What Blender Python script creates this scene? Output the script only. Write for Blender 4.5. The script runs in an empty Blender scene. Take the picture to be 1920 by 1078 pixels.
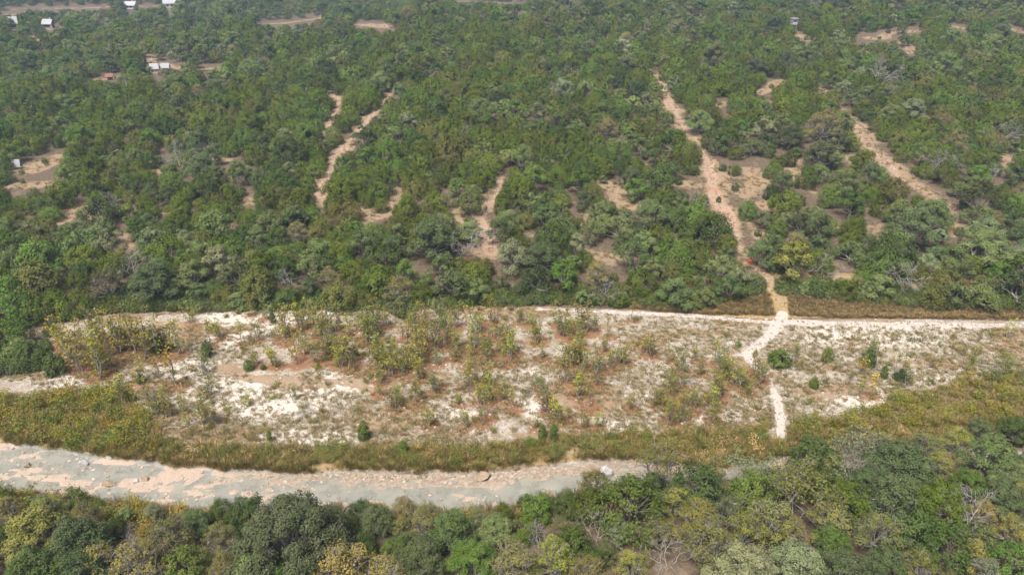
import bpy, math, random
import numpy as np
from mathutils import Vector

# ------------------------------------------------------------------ camera, world, sun, exposure
S = bpy.context.scene
COL = S.collection
CAM_H, PITCH, FPX = 55.0, math.radians(27.5), 1280.0      # metres, tilt below the horizon, focal length in photo pixels
cam_d = bpy.data.cameras.new('camera')
cam_d.sensor_width = 36.0
cam_d.lens = 24.0
cam_d.clip_end = 6000.0
cam_o = bpy.data.objects.new('camera', cam_d)
cam_o.location = (0, 0, CAM_H)
cam_o.rotation_euler = (math.radians(90) - PITCH, 0, 0)
COL.objects.link(cam_o)
S.camera = cam_o

SUN_EL, SUN_AZ = math.radians(64), math.radians(215)       # azimuth clockwise from +y: behind and to the left
world = bpy.data.worlds.new('World')
S.world = world
world.use_nodes = True
wn = world.node_tree.nodes
sky = wn.new('ShaderNodeTexSky')
sky.sky_type = 'NISHITA'
sky.sun_disc = False
sky.sun_elevation = SUN_EL
sky.sun_rotation = SUN_AZ
sky.air_density = 0.6
sky.dust_density = 7.0
sky.ozone_density = 0.3
wn['Background'].inputs['Strength'].default_value = 0.11
world.node_tree.links.new(sky.outputs[0], wn['Background'].inputs['Color'])
sun_d = bpy.data.lights.new('sun', 'SUN')
sun_d.energy = 2.3
sun_d.angle = math.radians(20)
sun_d.color = (1.0, 0.975, 0.94)
sun_o = bpy.data.objects.new('sun', sun_d)
sdir = Vector((math.sin(SUN_AZ) * math.cos(SUN_EL), math.cos(SUN_AZ) * math.cos(SUN_EL), math.sin(SUN_EL)))
sun_o.rotation_euler = sdir.to_track_quat('Z', 'Y').to_euler()
sun_o.location = (0, 0, 300)
COL.objects.link(sun_o)
S.view_settings.view_transform = 'Standard'
S.view_settings.look = 'None'
S.view_settings.exposure = 0.90
S.view_settings.gamma = 1.0
S.render.engine = 'CYCLES'
S.cycles.max_bounces = 6
S.cycles.diffuse_bounces = 2
S.cycles.glossy_bounces = 2
S.cycles.transparent_max_bounces = 6
S.cycles.volume_bounces = 0
S.cycles.use_denoising = True
try:
    S.cycles.denoiser = 'OPENIMAGEDENOISE'
except Exception:
    pass

rng = np.random.default_rng(11)
random.seed(5)

# ------------------------------------------------------------------ noise and geometry helpers
def _hash(ix, iy, seed):
    n = (ix.astype(np.int64) * 374761393 + iy.astype(np.int64) * 668265263 + seed * 974634777) & 0x7fffffff
    n = ((n ^ (n >> 13)) * 1274126177) & 0x7fffffff
    return ((n ^ (n >> 16)) & 0xffff) / 65535.0

def vnoise(x, y, s, seed=0):
    x = np.asarray(x, float) / s; y = np.asarray(y, float) / s
    ix = np.floor(x); iy = np.floor(y)
    fx = x - ix; fy = y - iy
    fx = fx * fx * (3 - 2 * fx); fy = fy * fy * (3 - 2 * fy)
    a = _hash(ix, iy, seed); b = _hash(ix + 1, iy, seed); c = _hash(ix, iy + 1, seed); d = _hash(ix + 1, iy + 1, seed)
    return (a * (1 - fx) + b * fx) * (1 - fy) + (c * (1 - fx) + d * fx) * fy

def fbm(x, y, s, seed=0, o=3):
    t = 0; a = 1; w = 0
    for k in range(o):
        t = t + a * vnoise(x, y, s / 2 ** k, seed + 17 * k); w += a; a *= .5
    return t / w

def sstep(a, b, x):
    t = np.clip((np.asarray(x, float) - a) / (b - a), 0, 1)
    return t * t * (3 - 2 * t)

CP, SP = math.cos(PITCH), math.sin(PITCH)
def ray(px, py):
    u = (np.asarray(px, float) - 960) / FPX; v = -(np.asarray(py, float) - 539) / FPX
    return u, CP + v * SP, -SP + v * CP
def plane(px, py, z):
    dx, dy, dz = ray(px, py)
    t = (z - CAM_H) / dz
    return dx * t, dy * t
def project(x, y, z):
    x = np.asarray(x, float); y = np.asarray(y, float); dz = np.asarray(z, float) - CAM_H
    f = y * CP - dz * SP; u = y * SP + dz * CP
    f = np.where(f > 1, f, 1)
    return 960 + FPX * x / f, 539 - FPX * u / f, f

# creek edges, traced in the photo, laid on the water level
UP = [(-300,815),(-100,824),(0,833),(100,850),(200,862),(290,868),(325,884),(450,886),(560,888),(700,890),(880,893),(960,882),(1080,872),(1190,868),(1300,878),(1420,872),(1500,860),(1640,850),(1900,840),(2300,815)]
LO = [(-300,910),(-100,922),(0,930),(120,938),(230,945),(350,962),(450,966),(560,962),(700,957),(880,962),(960,947),(1050,928),(1110,912),(1200,903),(1300,900),(1420,893),(1500,886),(1640,876),(1900,868),(2300,845)]
WATER_Z = -0.42
def edge(pts, z):
    p = np.array(pts, float); x, y = plane(p[:, 0], p[:, 1], z)
    o = np.argsort(x); return x[o], y[o]
ux, uy = edge(UP, WATER_Z); lx, ly = edge(LO, WATER_Z)
def y_up(x): return np.interp(x, ux, uy)
def y_lo(x): return np.interp(x, lx, ly)
BARTOP = [(-300,640),(-100,625),(60,602),(200,590),(340,580),(480,574),(700,570),(900,572),(1030,576),(1200,582),(1300,592),(1440,602),(1560,598),(1700,599),(1920,601),(2300,606)]
bx_, by_ = edge(BARTOP, 0.0)
def y_top(x): return np.interp(x, bx_, by_)

def creek_mask(x, y):
    j = (fbm(x, y, 3.0, 5) - .5) * 1.6
    return np.minimum(y_up(x) + j - y, y - y_lo(x) - j)

def terrain(x, y):
    x = np.asarray(x, float); y = np.asarray(y, float)
    u = x / (np.abs(y) + 60)
    lft = sstep(-0.30, -0.08, x / (np.abs(y) + 30))
    rgt = sstep(0.25, 0.6, x / (np.abs(y) + 30))
    d = y - y_top(x)
    bank = 1.6 * sstep(0.5, 9, d)
    slope = 0.036 + 0.026 * lft
    yy = np.maximum(d - 6, 0)
    crest = 262 + 15 * np.sin(x * .011)
    hill = slope * np.minimum(yy, crest)
    hill = hill - sstep(0, 190, yy - crest) * (12.5 * lft + 1.5) + rgt * 5 * sstep(120, 230, yy) * (1 - sstep(300, 480, yy))
    hill = hill + 26 * sstep(650, 1900, yy)
    roll = (fbm(x, y, 60, 3) - .5) * 5 * sstep(10, 90, yy)
    c = creek_mask(x, y)
    bar = (fbm(x * .45, y, 5, 8) - .5) * .5 * sstep(-4, 0.5, -c) * (1 - sstep(-1, 4, d))
    cut = -0.75 * sstep(-1.2, 1.6, c)
    near = 1.9 * sstep(0.2, 7, y_lo(x) - y)
    return bank + hill + roll + bar + cut + near

def ground_hit(px, py):
    px = np.atleast_1d(np.asarray(px, float)); py = np.atleast_1d(np.asarray(py, float))
    dx, dy, dz = ray(px, py)
    t = np.full(px.shape, 30.0); done = np.zeros(px.shape, bool)
    while True:
        g = CAM_H + dz * t - terrain(dx * t, dy * t)
        done |= (g < 0.03) | (t > 2300)
        if done.all(): break
        t = np.where(done, t, t + np.clip(g * 0.7, 0.05, 25))
    return dx * t, dy * t, terrain(dx * t, dy * t)

def seg_dist(x, y, pts):
    """distance to a polyline of (x, y, halfwidth) minus the half-width"""
    best = np.full(np.shape(x), 1e9)
    if len(pts) == 1:
        a = pts[0]; return np.hypot(x - a[0], y - a[1]) - a[2]
    for a, b in zip(pts[:-1], pts[1:]):
        vx, vy = b[0] - a[0], b[1] - a[1]; L = vx * vx + vy * vy + 1e-9
        t = np.clip(((x - a[0]) * vx + (y - a[1]) * vy) / L, 0, 1)
        best = np.minimum(best, np.hypot(x - a[0] - t * vx, y - a[1] - t * vy) - (a[2] + (b[2] - a[2]) * t))
    return best

def in_poly(px, py, poly):
    r = np.zeros(np.shape(px), bool); n = len(poly)
    for i in range(n):
        x1, y1 = poly[i]; x2, y2 = poly[(i + 1) % n]
        c = ((y1 > py) != (y2 > py)) & (px < (x2 - x1) * (py - y1) / (y2 - y1 + 1e-12) + x1)
        r ^= c
    return r

# ------------------------------------------------------------------ things traced from the photo: tracks and clearings (pixel, half-width in pixels)
TRACK_A = [(598,378,15),(612,335,13),(632,290,10),(660,262,10),(685,232,8),(715,198,6),(745,162,4)]
TRACK_A2 = [(600,262,4),(615,236,6),(640,190,7),(612,172,4)]
TRACK_M = [(925,474,15),(908,440,11),(905,402,12),(930,365,10),(942,335,7),(938,318,5)]
TRACK_B = [(1222,132,4),(1245,165,7),(1253,195,10),(1275,225,11),(1300,262,11),(1325,300,10),(1335,345,18),(1345,375,22),(1375,420,15),(1388,460,12),(1405,490,13),(1440,522,9),(1456,552,9),(1468,590,11)]
TRACK_C = [(1572,196,6),(1590,212,8),(1605,240,14),(1625,270,15),(1660,305,19),(1690,335,15),(1720,350,13),(1760,374,11),(1785,398,9)]
WHITE_X = [(1468,588,11),(1458,608,16),(1440,632,11),(1415,652,12),(1398,664,10),(1418,690,10),(1442,716,10),(1456,745,11),(1464,780,11),(1466,822,10)]
WHITE_R = [(1010,579,5),(1150,585,8),(1250,589,9),(1350,596,9),(1440,604,8),(1500,604,14),(1560,606,12),(1650,608,11),(1780,610,10),(1980,609,10)]
WHITE_L = [(1398,664,6),(1370,666,6),(1330,667,4)]
CLEAR = [TRACK_A, TRACK_A2, TRACK_M, TRACK_B, TRACK_C,
 [(850,428,7),(862,388,6)], [(672,388,8),(695,408,13),(725,402,14),(745,365,17),(760,360,10)], [(455,380,12),(480,376,12)], [(300,330,12),(312,312,8)],
 [(412,300,5),(470,302,5)], [(232,440,8),(248,478,6)], [(118,415,10),(150,385,10),(172,405,8)], [(50,325,12),(85,305,18),(120,292,10)], [(312,398,9),(330,388,5)],
 [(632,428,9)], [(775,432,8)], [(60,475,6)], [(20,350,8),(110,345,8)],
 [(1270,345,9),(1335,350,14)], [(1365,325,26),(1425,332,24),(1395,364,18),(1345,335,12)], [(1388,398,8),(1420,440,11)], [(1500,305,9),(1492,340,13),(1530,362,9)],
 [(1140,345,11),(1160,380,15),(1192,388,7)], [(1085,420,12),(1105,412,8)], [(995,438,8),(1010,440,6)], [(1115,475,10),(1185,492,9)], [(1440,385,8)], [(1235,232,5)],
 [(1595,300,9)], [(1800,420,13),(1785,438,8)], [(1640,425,12),(1615,430,8)], [(1575,432,9)], [(1742,218,9),(1735,240,6)], [(1880,285,9),(1888,318,6)], [(1655,380,8)],
 [(1417,175,8),(1445,163,8),(1470,150,5)], [(1425,190,7),(1440,200,5)], [(1345,197,10),(1365,196,6)], [(1535,165,7),(1552,182,6)],
 [(1487,52,4),(1492,64,5),(1515,76,8)], [(1600,70,5),(1650,72,9),(1668,62,6),(1725,58,6)], [(1690,82,7),(1712,98,5)], [(1780,50,5),(1810,55,5)], [(1885,52,7),(1915,60,7)],
 [(665,46,5),(700,48,7),(728,52,8)], [(485,46,4),(550,42,4),(605,33,3)], [(375,132,5),(418,125,6)], [(288,98,5),(285,118,4)], [(62,62,4),(80,88,4)], [(20,18,3),(110,16,3),(205,14,3)],
 [(5,28,6),(30,27,5)], [(275,117,4),(345,128,5)], [(160,152,3),(240,142,3)], [(850,3,2),(905,6,3),(985,9,2)], [(300,12,3),(240,14,3)], [(25,150,3)], [(1072,72,3)], [(926,236,6)], [(322,12,13)], [(245,16,10)], [(32,52,9)], [(95,54,11)], [(302,138,16)], [(28,318,14)], [(1487,48,6)], [(207,148,7)], [(460,40,5)], [(80,50,3),(105,52,3)], [(205,65,3)]]
def to_world(poly, k=1.0):
    out = []
    p = np.array(poly, float)
    x, y, z = ground_hit(p[:, 0], p[:, 1])
    x2, y2, z2 = ground_hit(p[:, 0] + p[:, 2], p[:, 1])
    return [(x[i], y[i], max(.5, abs(x2[i] - x[i])) * k) for i in range(len(p))]
W_DIRT = {k: to_world(v) for k, v in dict(a=TRACK_A, a2=TRACK_A2, m=TRACK_M, b=TRACK_B, c=TRACK_C).items()}
W_WHITE = [to_world(v) for v in (WHITE_X, WHITE_R, WHITE_L)]
W_CLEAR = [to_world(v, .95) for v in CLEAR]

# ------------------------------------------------------------------ materials
def new_mat(name):
    m = bpy.data.materials.new(name); m.use_nodes = True
    nt = m.node_tree
    return m, nt, nt.nodes, nt.links, nt.nodes['Principled BSDF']

def N(nt, t, **kw):
    n = nt.nodes.new(t)
    for k, v in kw.items(): setattr(n, k, v)
    return n

def attr(nt, name, kind='GEOMETRY'):
    n = nt.nodes.new('ShaderNodeAttribute'); n.attribute_name = name; n.attribute_type = kind
    return n

def mixc(nt, fac, a, b, mode='MIX'):
    n = nt.nodes.new('ShaderNodeMix'); n.data_type = 'RGBA'; n.blend_type = mode
    for sock, v in ((n.inputs[0], fac), (n.inputs[6], a), (n.inputs[7], b)):
        if isinstance(v, (int, float)): sock.default_value = v
        elif isinstance(v, tuple): sock.default_value = (*v, 1)
        else: nt.links.new(v, sock)
    return n.outputs[2]

def math_(nt, op, a, b=None, clamp=False):
    n = nt.nodes.new('ShaderNodeMath'); n.operation = op; n.use_clamp = clamp
    for i, v in enumerate((a, b)):
        if v is None: continue
        if isinstance(v, (int, float)): n.inputs[i].default_value = v
        else: nt.links.new(v, n.inputs[i])
    return n.outputs[0]

def ramp(nt, fac, lo, hi):
    n = nt.nodes.new('ShaderNodeMapRange'); n.interpolation_type = 'SMOOTHSTEP'
    n.inputs[1].default_value = lo; n.inputs[2].default_value = hi
    nt.links.new(fac, n.inputs[0]); return n.outputs[0]

def noise_tex(nt, vec, scale, detail=3, rough=.55):
    n = nt.nodes.new('ShaderNodeTexNoise'); n.inputs['Scale'].default_value = scale
    n.inputs['Detail'].default_value = detail; n.inputs['Roughness'].default_value = rough
    nt.links.new(vec, n.inputs['Vector']); return n

def foliage_mat(name, dead=(.17, .135, .10), spread=.55, trans=.16):
    """leaf colour = the plant's own tint, varied from spray to spray; a few sprays are dry"""
    m, nt, nodes, links, p = new_mat(name)
    tint = attr(nt, 'tint', 'INSTANCER').outputs['Vector']
    lv = attr(nt, 'lv').outputs['Fac']
    dd = attr(nt, 'dead').outputs['Fac']
    hs = nodes.new('ShaderNodeHueSaturation')
    k = math_(nt, 'ADD', math_(nt, 'MULTIPLY', lv, spread), 1 - spread / 2)
    links.new(k, hs.inputs['Value'])
    links.new(math_(nt, 'ADD', math_(nt, 'MULTIPLY', lv, -.035), .512), hs.inputs['Hue'])
    links.new(tint, hs.inputs['Color'])
    c = mixc(nt, dd, hs.outputs[0], dead)
    links.new(c, p.inputs['Base Color']); p.inputs['Roughness'].default_value = .62
    p.inputs['Specular IOR Level'].default_value = .05
    t = nodes.new('ShaderNodeBsdfTranslucent'); links.new(c, t.inputs['Color'])
    mx = nodes.new('ShaderNodeMixShader'); mx.inputs[0].default_value = trans
    links.new(p.outputs[0], mx.inputs[1]); links.new(t.outputs[0], mx.inputs[2])
    links.new(mx.outputs[0], nodes['Material Output'].inputs['Surface'])
    return m
M_LEAF = foliage_mat('oak_leaf')
M_JUN = foliage_mat('juniper_spray', dead=(.14, .12, .09), spread=.6)
M_THIN = foliage_mat('thin_leaf', dead=(.24, .15, .06), spread=.7, trans=.28)
M_GRASS = foliage_mat('grass_blade', dead=(.33, .25, .13), spread=.8, trans=.3)

def bark_mat(name, c1, c2):
    m, nt, nodes, links, p = new_mat(name)
    g = nodes.new('ShaderNodeTexCoord')
    n = noise_tex(nt, g.outputs['Object'], 5, 4)
    links.new(mixc(nt, ramp(nt, n.outputs[0], .35, .65), c1, c2), p.inputs['Base Color'])
    p.inputs['Roughness'].default_value = .9
    return m
M_BARK = bark_mat('grey_bark', (.19, .17, .15), (.34, .32, .29))
M_DARKBARK = bark_mat('dark_bark', (.10, .08, .065), (.20, .17, .14))
M_PALE = bark_mat('pale_dead_wood', (.26, .24, .215), (.40, .38, .35))

def ground_mat():
    m, nt, nodes, links, p = new_mat('valley_ground')
    g = nodes.new('ShaderNodeNewGeometry').outputs['Position']
    n1 = noise_tex(nt, g, .35, 5, .6).outputs[0]       # 3 m patches
    n2 = noise_tex(nt, g, 1.6, 5, .65).outputs[0]      # 60 cm
    n3 = noise_tex(nt, g, 7.0, 4, .7).outputs[0]       # 15 cm
    n4 = noise_tex(nt, g, .06, 4, .6).outputs[0]
    vo = nodes.new('ShaderNodeTexVoronoi'); vo.inputs['Scale'].default_value = 4.2; links.new(g, vo.inputs['Vector'])
    vcol = nodes.new('ShaderNodeSeparateColor'); links.new(vo.outputs['Color'], vcol.inputs[0])
    vr = vcol.outputs[0]
    def A(x): return attr(nt, x).outputs['Fac']
    def soft(mask, amt=.9, lo=.38, hi=.62):
        j = math_(nt, 'MULTIPLY', math_(nt, 'ADD', math_(nt, 'ADD', n2, math_(nt, 'MULTIPLY', n3, .7)), -.85), amt)
        return ramp(nt, math_(nt, 'ADD', mask, j), lo, hi)
    # woodland floor: grey-brown litter, paler bare soil patches
    floor = mixc(nt, ramp(nt, n2, .35, .65), (.085, .064, .043), (.145, .11, .076))
    floor = mixc(nt, ramp(nt, n1, .55, .72), floor, (.19, .145, .10))
    # dry grass clearings
    dry = mixc(nt, ramp(nt, n2, .38, .62), (.29, .205, .13), (.215, .16, .098))
    dry = mixc(nt, ramp(nt, n3, .52, .68), dry, (.34, .27, .20))
    c = mixc(nt, soft(A('clear'), 1.3), floor, dry)
    # rocky dirt of the tracks
    dirt = mixc(nt, ramp(nt, n2, .35, .62), (.29, .185, .12), (.35, .25, .175))
    dirt = mixc(nt, ramp(nt, n3, .50, .66), dirt, (.42, .34, .265))
    c = mixc(nt, soft(A('dirt'), .9), c, dirt)
    c = mixc(nt, soft(A('rust'), .8), c, mixc(nt, ramp(nt, n3, .4, .6), (.32, .155, .085), (.34, .20, .125)))
    # tan grass bank and weedy ground
    tan = mixc(nt, ramp(nt, n2, .36, .64), (.35, .25, .135), (.23, .175, .085))
    c = mixc(nt, soft(A('grass'), .7), c, tan)
    # the gravel bar: pale limestone cobbles, dirt and dead stalks between
    gr = mixc(nt, vr, (.425, .385, .33), (.26, .22, .165))
    gr = mixc(nt, ramp(nt, n3, .54, .66), gr, (.20, .165, .115))
    gr = mixc(nt, math_(nt, 'MULTIPLY', ramp(nt, n1, .48, .62), .75), gr, mixc(nt, ramp(nt, n3, .4, .6), (.235, .185, .12), (.155, .125, .072)))
    white = mixc(nt, vr, (.585, .54, .475), (.40, .35, .29))
    white = mixc(nt, ramp(nt, n3, .61, .69), white, (.25, .215, .16))
    gr = mixc(nt, soft(A('white'), .75), gr, white)
    mp = nodes.new('ShaderNodeMapping'); mp.inputs['Scale'].default_value = (.35, 1, 1); mp.inputs['Rotation'].default_value = (0, 0, -.12); links.new(g, mp.inputs['Vector'])
    n5 = noise_tex(nt, mp.outputs[0], .20, 5, .62).outputs[0]
    gr = mixc(nt, math_(nt, 'MULTIPLY', soft(ramp(nt, n5, .47, .62), .8), .8), gr, mixc(nt, ramp(nt, n2, .38, .62), (.27, .165, .095), (.20, .15, .08)))
    c = mixc(nt, soft(A('gravel'), .6), c, gr)
    c = mixc(nt, soft(A('lane'), .35), c, mixc(nt, ramp(nt, n3, .45, .7), (.46, .42, .37), (.34, .285, .23)))
    # fallen leaves lying under the saplings
    lit = mixc(nt, ramp(nt, n3, .42, .6), (.185, .088, .045), (.25, .15, .085))
    c = mixc(nt, soft(A('litter'), 1.0, .42, .70), c, lit)
    # creek bed: grey silt, and crust the colour of peach where it stands dry
    bed = mixc(nt, ramp(nt, n2, .4, .62), (.20, .21, .195), (.30, .285, .245))
    crust = mixc(nt, ramp(nt, n3, .42, .64), (.41, .315, .24), (.35, .295, .24))
    cob = mixc(nt, vr, (.34, .285, .22), (.21, .165, .12))
    crust = mixc(nt, A('cobble'), crust, cob)
    bed = mixc(nt, ramp(nt, math_(nt, 'ADD', A('crust'), math_(nt, 'ADD', math_(nt, 'MULTIPLY', n3, .9), math_(nt, 'MULTIPLY', n2, .5))), .95, 1.3), bed, crust)
    c = mixc(nt, soft(A('bed'), .3), c, bed)
    links.new(c, p.inputs['Base Color'])
    p.inputs['Roughness'].default_value = .95
    p.inputs['Specular IOR Level'].default_value = .15
    b = nodes.new('ShaderNodeBump'); b.inputs['Strength'].default_value = .7; b.inputs['Distance'].default_value = .12
    hsum = math_(nt, 'ADD', n3, math_(nt, 'MULTIPLY', vo.outputs['Distance'], -.6))
    links.new(hsum, b.inputs['Height']); links.new(b.outputs[0], p.inputs['Normal'])
    return m
M_GROUND = ground_mat()

def water_mat():
    m, nt, nodes, links, p = new_mat('shallow_water')
    g = nodes.new('ShaderNodeNewGeometry').outputs['Position']
    n = noise_tex(nt, g, .55, 5, .6).outputs[0]
    links.new(mixc(nt, ramp(nt, n, .35, .65), (.27, .27, .225), (.385, .37, .305)), p.inputs['Base Color'])
    p.inputs['Roughness'].default_value = .12
    n2 = noise_tex(nt, g, 3.2, 3, .6).outputs[0]
    b = nodes.new('ShaderNodeBump'); b.inputs['Strength'].default_value = .25; b.inputs['Distance'].default_value = .05
    links.new(n2, b.inputs['Height']); links.new(b.outputs[0], p.inputs['Normal'])
    t = nodes.new('ShaderNodeBsdfTransparent'); t.inputs[0].default_value = (.92, .97, .96, 1)
    mx = nodes.new('ShaderNodeMixShader'); mx.inputs[0].default_value = .56
    links.new(t.outputs[0], mx.inputs[1]); links.new(p.outputs[0], mx.inputs[2])
    links.new(mx.outputs[0], nodes['Material Output'].inputs['Surface'])
    return m
M_WATER = water_mat()

def rock_mat(name, c1, c2, c3):
    m, nt, nodes, links, p = new_mat(name)
    g = nodes.new('ShaderNodeTexCoord').outputs['Object']
    n = noise_tex(nt, g, 2.2, 6, .65).outputs[0]
    n2 = noise_tex(nt, g, 9, 4, .6).outputs[0]
    c = mixc(nt, ramp(nt, n, .38, .62), c1, c2)
    c = mixc(nt, ramp(nt, n2, .55, .7), c, c3)
    links.new(c, p.inputs['Base Color']); p.inputs['Roughness'].default_value = .9
    b = nodes.new('ShaderNodeBump'); b.inputs['Strength'].default_value = .6; b.inputs['Distance'].default_value = .1
    links.new(n2, b.inputs['Height']); links.new(b.outputs[0], p.inputs['Normal'])
    return m
M_ROCKW = rock_mat('white_limestone', (.36, .345, .33), (.44, .43, .415), (.20, .18, .16))
M_ROCKB = rock_mat('brown_limestone', (.24, .18, .115), (.33, .25, .17), (.12, .09, .06))
def plain(name, c, rough=.7, metal=0, var=.12):
    m, nt, nodes, links, p = new_mat(name)
    g = nodes.new('ShaderNodeTexCoord').outputs['Object']
    n = noise_tex(nt, g, 1.3, 4).outputs[0]
    links.new(mixc(nt, n, tuple(v * (1 - var) for v in c), tuple(min(1, v * (1 + var)) for v in c)), p.inputs['Base Color'])
    p.inputs['Roughness'].default_value = rough; p.inputs['Metallic'].default_value = metal
    return m
M_ROOFW = plain('white_metal_roof', (.32, .33, .345), .6)
M_ROOFG = plain('grey_shingle_roof', (.42, .42, .43), .85)
M_WALL = plain('cream_wall', (.55, .50, .43), .9)
M_STONE = plain('tan_stone_wall', (.42, .33, .24), .95)
M_GLASS = plain('dark_window', (.03, .035, .04), .15)
M_ORANGE = plain('orange_plastic', (.85, .13, .025), .5)
M_REDM = plain('rusty_red_metal', (.20, .085, .065), .7)
M_GREYW = plain('weathered_grey_wood', (.45, .44, .43), .9)

# ------------------------------------------------------------------ mesh helpers
def build_mesh(name, v, faces_list, mats, attrs=None, smooth=False):
    """faces_list: [(int array n x k, material slot)]"""
    me = bpy.data.meshes.new(name)
    v = np.ascontiguousarray(v, np.float32)
    me.vertices.add(len(v)); me.vertices.foreach_set('co', v.ravel())
    loops, starts, mi, o = [], [], [], 0
    for f, slot in faces_list:
        f = np.asarray(f, np.int32)
        if len(f) == 0: continue
        n, k = f.shape
        loops.append(f.ravel()); starts.append(o + np.arange(n) * k); mi.append(np.full(n, slot, np.int32)); o += n * k
    if loops:
        loops = np.concatenate(loops); starts = np.concatenate(starts).astype(np.int32); mi = np.concatenate(mi)
        me.loops.add(len(loops)); me.loops.foreach_set('vertex_index', loops)
        me.polygons.add(len(starts)); me.polygons.foreach_set('loop_start', starts)
        me.polygons.foreach_set('material_index', mi)
    for m in mats: me.materials.append(m)
    for k, a in (attrs or {}).items():
        a = np.asarray(a)
        if a.ndim == 2:
            at = me.attributes.new(k, 'FLOAT_VECTOR', 'POINT'); at.data.foreach_set('vector', np.ascontiguousarray(a, np.float32).ravel())
        elif a.dtype.kind == 'i':
            at = me.attributes.new(k, 'INT', 'POINT'); at.data.foreach_set('value', np.ascontiguousarray(a, np.int32))
        else:
            at = me.attributes.new(k, 'FLOAT', 'POINT'); at.data.foreach_set('value', np.ascontiguousarray(a, np.float32))
    me.update(calc_edges=True); me.validate()
    if smooth and loops is not None and len(me.polygons): me.polygons.foreach_set('use_smooth', np.ones(len(me.polygons), bool))
    return me

def link(name, me, parent=None, **props):
    o = bpy.data.objects.new(name, me); COL.objects.link(o)
    if parent is not None: o.parent = parent
    for k, v in props.items(): o[k] = v
    return o

class Geo:
    """collects leaves (quads) and limbs (tubes)"""
    def __init__(s): s.v = []; s.q = []; s.lv = []; s.dead = []; s.n = 0
    def quads(s, v4, lv, dead=None):
        n = len(v4)
        s.v.append(v4.reshape(-1, 3)); s.q.append(np.arange(s.n, s.n + 4 * n).reshape(n, 4)); s.n += 4 * n
        s.lv.append(np.repeat(lv, 4)); s.dead.append(np.repeat(np.zeros(n) if dead is None else dead, 4))
    def leaves(s, p, nrm, l, w, lv, r, dead=None, axis=None):
        n = len(p)
        nrm = nrm / (np.linalg.norm(nrm, axis=1, keepdims=True) + 1e-9)
        a = r.normal(size=(n, 3)) if axis is None else axis
        t = np.cross(nrm, np.cross(a, nrm)); t /= (np.linalg.norm(t, axis=1, keepdims=True) + 1e-9)
        b = np.cross(nrm, t)
        l = np.asarray(l).reshape(-1, 1) * np.ones((n, 1)); w = np.asarray(w).reshape(-1, 1) * np.ones((n, 1))
        v4 = np.stack([p - t * l * .5, p + b * w * .5 - t * l * .05, p + t * l * .5, p - b * w * .5 - t * l * .05], 1)
        s.quads(v4, lv, dead)
    def tube(s, pts, rad, sides=5):
        pts = np.asarray(pts, float); rad = np.asarray(rad, float); k = len(pts)
        d = np.gradient(pts, axis=0); d /= (np.linalg.norm(d, axis=1, keepdims=True) + 1e-9)
        ref = np.where(np.abs(d[:, 2:3]) > .9, np.array([[1., 0, 0]]), np.array([[0, 0, 1.]]))
        a = np.cross(d, ref); a /= (np.linalg.norm(a, axis=1, keepdims=True) + 1e-9); b = np.cross(d, a)
        ang = np.arange(sides) * 2 * np.pi / sides
        ring = pts[:, None] + rad[:, None, None] * (a[:, None] * np.cos(ang)[None, :, None] + b[:, None] * np.sin(ang)[None, :, None])
        s.v.append(ring.reshape(-1, 3))
        i = np.arange(k - 1)[:, None] * sides + np.arange(sides)[None]; j = np.arange(k - 1)[:, None] * sides + (np.arange(sides)[None] + 1) % sides
        q = np.stack([i, j, j + sides, i + sides], -1).reshape(-1, 4) + s.n
        s.q.append(q); s.n += k * sides
        s.lv.append(np.full(k * sides, .5)); s.dead.append(np.zeros(k * sides))
    def arrays(s):
        if not s.v: return np.zeros((0, 3)), np.zeros((0, 4), int), np.zeros(0), np.zeros(0)
        return np.concatenate(s.v), np.concatenate(s.q), np.concatenate(s.lv), np.concatenate(s.dead)
    def mesh(s, name, mat):
        v, q, lv, dd = s.arrays()
        return build_mesh(name, v, [(q, 0)], [mat], dict(lv=lv, dead=dd))

def curve(a, b, r, bow=.12, k=5, sag=0):
    a = np.asarray(a, float); b = np.asarray(b, float); t = np.linspace(0, 1, k)[:, None]
    L = np.linalg.norm(b - a); off = r.normal(size=3) * bow * L
    p = a + (b - a) * t + off * (t * (1 - t) * 2.2)
    p[1:-1] += r.normal(size=(k - 2, 3)) * L * .03
    p[:, 2] += sag * L * (t[:, 0] * (1 - t[:, 0]))
    return p

def unit(v): return v / (np.linalg.norm(v, axis=-1, keepdims=True) + 1e-9)

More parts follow.
